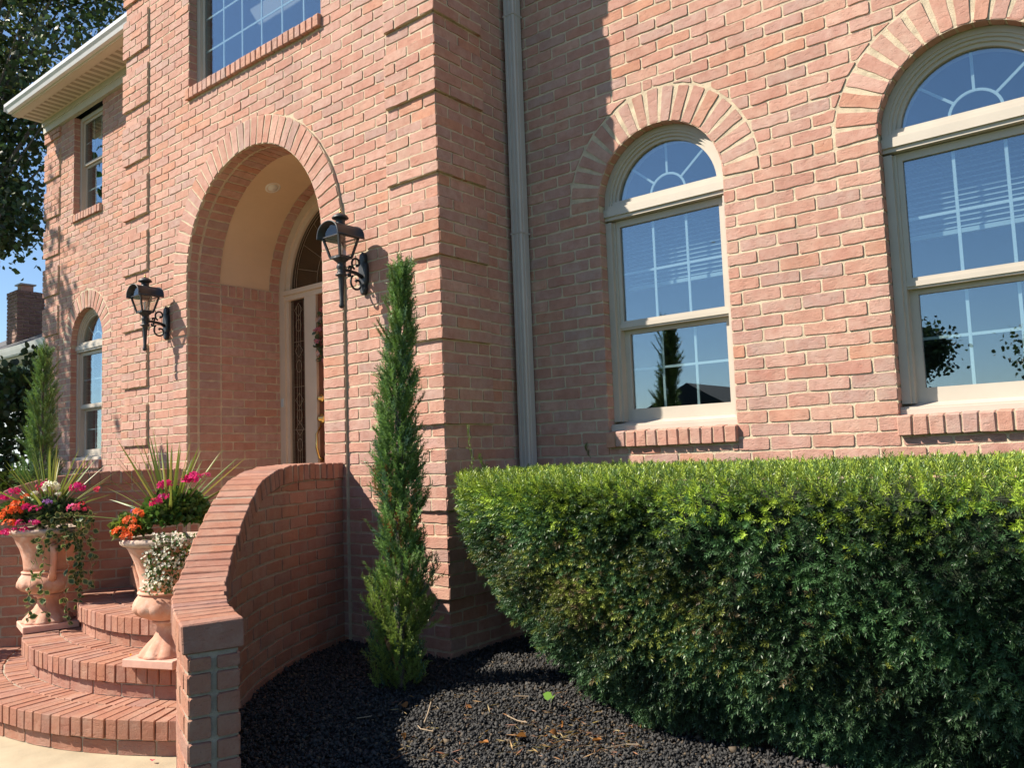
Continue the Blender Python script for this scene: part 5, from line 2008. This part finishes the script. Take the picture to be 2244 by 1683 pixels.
tw = [([(945, 1548), (938, 1575), (930, 1595)], 'pale dry twig lying upright on the lit mulch', .05), ([(916, 1598), (922, 1606), (944, 1612), (950, 1614)], 'bent straw coloured stalk on the mulch below the juniper', .03),
      ([(1112, 1580), (1135, 1592), (1156, 1597)], 'short tan twig on mulch near the hedge', .035), ([(782, 1584), (815, 1580)], 'thin twig in the shade of the stair wall', .035), ([(1130, 1538), (1160, 1540)], 'small straw on mulch between juniper and hedge', .025),
      ([(1330, 1648), (1372, 1640), (1400, 1642)], 'long dry stem lying at the foot of the hedge', .035)]
for pts, lab, r in tw:
    m = MB()
    P = [onbed(a, b, .22 + .04 * i) for i, (a, b) in enumerate(pts)]
    m.tube(P, r, 5)
    tag(m.build('twig', M['twig']), lab, 'twig', 'dry twigs on the mulch')
for i, (px, py, s_, lab) in enumerate(((884, 1553, .5, 'brown leaf at the foot of the juniper'), (890, 1625, .45, 'orange dry leaf beside the stair wall shadow'), (1040, 1562, .35, 'small tan leaf in the middle of the mulch'), (1058, 1638, .5, 'orange leaf scrap near the bottom of the picture'),
                                       (1222, 1622, .55, 'rust coloured leaf under the hedge'), (1160, 1625, .5, 'rust leaf scrap left of the hedge'), (1305, 1632, .5, 'tan leaf lying under the hedge edge'), (1240, 1502 + 100, .4, 'orange leaf scrap touching the hedge'))):
    p = onbed(px, py, .2)
    T, F = leaf_t(1, .35, .2)
    V, Fq, c = scatter(T, F, p[None] + np.array([[-.2, 0, 0]]), np.array([[math.cos(i * 2.1), math.sin(i * 2.1), .25]]), np.array([s_ * 1.3]), np.array([[.46, .20, .07]]))
    tag(mk('fallen_leaf', V, Fq, M['leaf'], col=c), lab, 'leaf', 'fallen leaves on the mulch')
# shed needles as a loose scatter
NL = 420
pp = np.array([onbed(rng.uniform(1130, 1420), 1590 + rng.uniform(0, 75) + .0, .2) for _ in range(NL // 2)] + [onbed(rng.uniform(850, 1300), rng.uniform(1520, 1675), .2) for _ in range(NL // 2)])
T = needles([((0, 0, 0), (0, 0, 1), .55, .025, 1)])
V, Fq, c = scatter(T[0], T[1], pp, np.stack([rng.normal(0, 1, NL), rng.normal(0, 1, NL), rng.normal(0, .12, NL)], 1), rng.uniform(.5, 1.6, NL), vary((.36, .22, .11), NL, .5, .2))
tag(mk('needle_litter', V, Fq, M['leaf'], col=c, kind='stuff'), 'dry brown needles scattered over the mulch', 'litter')
# seedling with two bright leaves under the hedge
sd0 = onbed(1212, 1560, 0)
t = empty('seedling', tuple(sd0), 'bright green seedling with two leaves under the hedge', 'seedling')
for i, (px, py, ang) in enumerate(((1210, 1556, 0), (1218, 1566, 1))):
    T, F = leaf_t(1, .48, .1)
    V, Fq, c = scatter(T, F, np.array([sd0 + np.array([0, 0, .8])]), np.array([[-.9 + 1.4 * ang, -.4 - .5 * ang, .25 - .3 * ang]]), np.array([.62]), np.array([[.20, .38, .06]]))
    mk('leaf', V, Fq, M['leaf'], t, col=c)
m = MB()
m.tube([sd0, sd0 + np.array([0, 0, .8])], .04, 5)
m.build('stem', M['leaf'], t)

# petals on the steps and walk
for px, py, z, colr, lab in ((333, 1673, -8.5, PINK, 'pink petal on the concrete walk'), (284, 1442, -3.5, (.80, .35, .02), 'orange petal beside the plinth of the nearer urn'), (200, 1516, -6.0, (.55, .04, .06), 'red petal on the bottom step')):
    d = CF + CR * (px - 1122) / 1800.55 + CU * (841.5 - py) / 1800.55
    p = CAM + d * ((z - CAM[2]) / d[2]) + np.array([0, 0, .12])
    T, F = leaf_t(1, .45, .2)
    V, Fq, c = scatter(T, F, p[None], np.array([[.8, -.3, .5]]), np.array([.4]), np.array([colr]))
    tag(mk('petal', V, Fq, M['petal'], col=c), lab, 'petal', 'fallen petals')


# ================================================================== trees and far things
def tree(name, label, x, y, z0, trunk_h, blobs, nclump, per, lsize, lcol, seed, group=None, rt=3.0, lean=(0, 0), lvar=.45, spread=1.0):
    r_ = np.random.default_rng(seed)
    t = empty(name, (x, y, z0), label, 'tree', group)
    m = MB()
    topz = max(b[2] for b in blobs)
    m.tube([(x, y, z0 - 1), (x + lean[0] * .3, y + lean[1] * .3, z0 + trunk_h), (x + lean[0], y + lean[1], topz)], [rt, rt * .7, rt * .15], 10)
    cen = []
    for k in range(nclump):
        b = blobs[r_.integers(len(blobs))]
        d = sphere_dirs(1)[0] * r_.uniform(.3, 1.0) ** .5
        cen.append(np.array([x + b[0] + d[0] * b[3], y + b[1] + d[1] * b[3], b[2] + d[2] * b[4]]))
    for c in cen[::max(1, nclump // 60)]:
        zz = z0 + trunk_h * .7 + (c[2] - z0 - trunk_h * .7) * .45
        zz = min(max(zz, z0 + trunk_h * .5), topz - 2)
        st_ = np.array([x + lean[0] * .5, y + lean[1] * .5, zz])
        m.tube([st_, st_ + (c - st_) * .55 + np.array([0, 0, 2.0]), c], [rt * .28, rt * .14, .1], 5)
    m.build('trunk', M['bark'], t)
    cen = np.array(cen)
    n = nclump * per
    pos = np.repeat(cen, per, 0) + r_.normal(0, 1, (n, 3)) * np.array([2.6, 2.6, 1.9]) * (lsize[1] / 1.2) * spread
    T, F = leaf_t(1, .38, .12)
    V, Fq, c = scatter(T, F, pos, sphere_dirs(n) + np.array([0, 0, -.5]), r_.uniform(*lsize, n), vary(lcol, n, lvar, .18))
    mk('crown', V, Fq, M['leaf'], t, col=c, kind='stuff')
    return t


tree('shade_tree', 'tall leafy tree rising behind the white gutter', -206, 26, -8.8, 60, [(12, 8, 150, 34, 36), (-3, 0, 118, 30, 26), (22, 16, 125, 28, 28), (0, 2, 94, 20, 18), (24, 14, 160, 24, 20), (8, 4, 82, 12, 12)], 430, 56, (1.2, 2.1), (.085, .115, .045), 11, rt=2.2)
tree('birch_tree', 'tree with thin hanging twigs in front of the far chimney', -178, 22, -8.8, 40, [(0, 0, 84, 9, 14), (-6, -4, 78, 12, 16)], 60, 18, (1.2, 2.0), (.055, .085, .03), 14, rt=1.6)
tree('street_tree', 'leafy tree standing outside the picture, shading the far wall corner', -154, -31, -8.8, 50, [(0, 0, 92, 9, 26), (0, 0, 70, 8, 16)], 110, 26, (1.6, 2.6), (.05, .09, .03), 17, rt=2)

tree('added_shade_tree', 'unseen round tree added to shade the front of the hedge', -1.8, -57, -8.8, 26, [(0, 0, 53, 5, 12), (0, 0, 41, 5.5, 10), (0, 0, 31, 5, 8)], 130, 70, (.8, 1.3), (.06, .10, .03), 21, rt=.9, spread=.55)  # out of view, placed and shaped to cast shade on the hedge


def shrub(name, label, c0, rad, n, lcol, lsize, group=None):
    t = empty(name, (c0[0], c0[1], -8.8), label, 'shrub', group)
    D = sphere_dirs(n, -.6)
    pos = np.array(c0) + D * np.array(rad) * rng.uniform(.5, 1.0, (n, 1)) ** .5 * (1 + .15 * np.sin(D[:, :1] * 9) * np.cos(D[:, 1:2] * 7))
    T, F = leaf_t(1, .4, .15)
    V, Fq, c = scatter(T, F, pos, D + rng.normal(0, .5, (n, 3)), rng.uniform(*lsize, n), vary(lcol, n, .5, .15))
    mk('foliage', V, Fq, M['leaf'], t, col=c, kind='stuff')
    m = MB()
    for k in range(6):
        a = k * 1.05
        m.tube([(c0[0], c0[1], -8.9), (c0[0] + rad[0] * .4 * math.cos(a), c0[1] + rad[1] * .4 * math.sin(a), c0[2])], [.5, .12], 5)
    m.build('stems', M['bark'], t, kind='stuff')
    return t


shrub('evergreen_shrub', 'dark bushy evergreen beyond the farther juniper', (-119, 13, 10), (10, 8, 22), 6000, (.05, .08, .032), (.9, 1.7))
shrub('evergreen_shrub', 'olive green shrub at the foot of the far wall corner', (-100, 2, 2), (9, 6, 9), 2600, (.07, .10, .02), (.8, 1.5))
shrub('variegated_shrub', 'pale variegated shrub beside the rim of the farther urn', (-50.5, -24.5, .5), (4.0, 3.2, 4.2), 1500, (.16, .19, .08), (.4, .75))

nb = empty('neighbouring_house', (-170, 40, -8.8), 'low pale house with grey roof and brick chimney beyond the far wall', 'house')
mb = MB()
mb.box(-250, -110, 24, 110, -9, 37)
mb.build('wall', M['siding'], nb)
mb = MB()
mb.add([(-252, 19, 37), (-108.2, 19, 37), (-108.2, 70, 62), (-252, 70, 62), (-252, 115, 37), (-108.2, 115, 37)], [[0, 1, 2, 3], [3, 2, 5, 4], [0, 3, 4], [1, 5, 2]])
mb.build('roof', M['shingle'], nb)
mb = MB()
mb.sweep([((-252, 0, 0), (0, 1, 0), (0, 0, 1)), ((-108.2, 0, 0), (0, 1, 0), (0, 0, 1))], [(19.2, 35.6), (17.6, 35.6), (17.2, 36.4), (16.9, 37.1), (19.2, 37.0)])
mb.build('gutter', M['gutter'], nb)
mb = MB()
mb.box(-252, -108.2, 19, 24, 35.2, 35.5)
mb.build('soffit', M['soffit'], nb)
chm = MB().box(-196.8, -190.2, 37.2, 43.8, 30, 59.8).build('chimney', M['mortar'], nb)
cf = plane_map((0, 37, 0), (1, 0, 0), (0, -1, 0))
cs = plane_map((-190, 0, 0), (0, 1, 0), (1, 0, 0))
wc = Wall(chm, cf, M['brick_far'])
for k in range(38, 60):
    for mp, u0, u1, off in ((cf, -197, -190, 0), (cs, 37, 44, 1.5)):
        st_ = u0 + (off + 1.5 * (k % 2)) % 3
        cuts = [u0] + [c for c in (st_, st_ + 3, st_ + 6) if u0 + .4 < c < u1 - .4] + [u1]
        for p, q in zip(cuts[:-1], cuts[1:]):
            wc.put(rect(p + .07, q - .07, k + .07, k + .93), .12 if k > 57 else 0, mp=mp, vis=False)
emit([wc], 1)
MB().box(-195.5, -192.8, 39, 42, 59.7, 62).build('chimney_pot', M['terracotta'], nb)
MB().box(-196.2, -192.2, 38.5, 42.5, 62, 62.4).build('chimney_cap', M['spout'], nb)

# across the street, seen only in the window glass
oh = empty('opposite_house', (-217, -460, -8.8), 'gabled house across the street mirrored in the nearer arched window', 'house')
mb = MB()
mb.box(-262, -176, -560, -452, -9, 38)
mb.build('wall', M['farwall'], oh)
mb = MB()
mb.add([(-272, -448, 32), (-218, -448, 58), (-172, -448, 32), (-272, -565, 32), (-218, -565, 58), (-172, -565, 32)], [[0, 1, 2], [5, 4, 3], [0, 3, 4, 1], [1, 4, 5, 2]])
mb.build('roof', M['darkroof'], oh)
for i, (x, y, h, r) in enumerate(((20, -300, 58, 20), (-37, -300, 55, 5), (-330, -420, 50, 26))):
    tree('street_tree', ['round tree across the street mirrored in the nearest arched window', 'slim tree across the street mirrored at the edge of the glass', 'far tree beyond the opposite house'][i], x, y, -8.8, 20, [(0, 0, h - r * .8, r, r * .9), (r * .3, 0, h - r * 1.4, r * .9, r * .8)], 90, 60, (1.2, 2.2), (.045, .075, .025), 30 + i, 'trees across the street', rt=2)
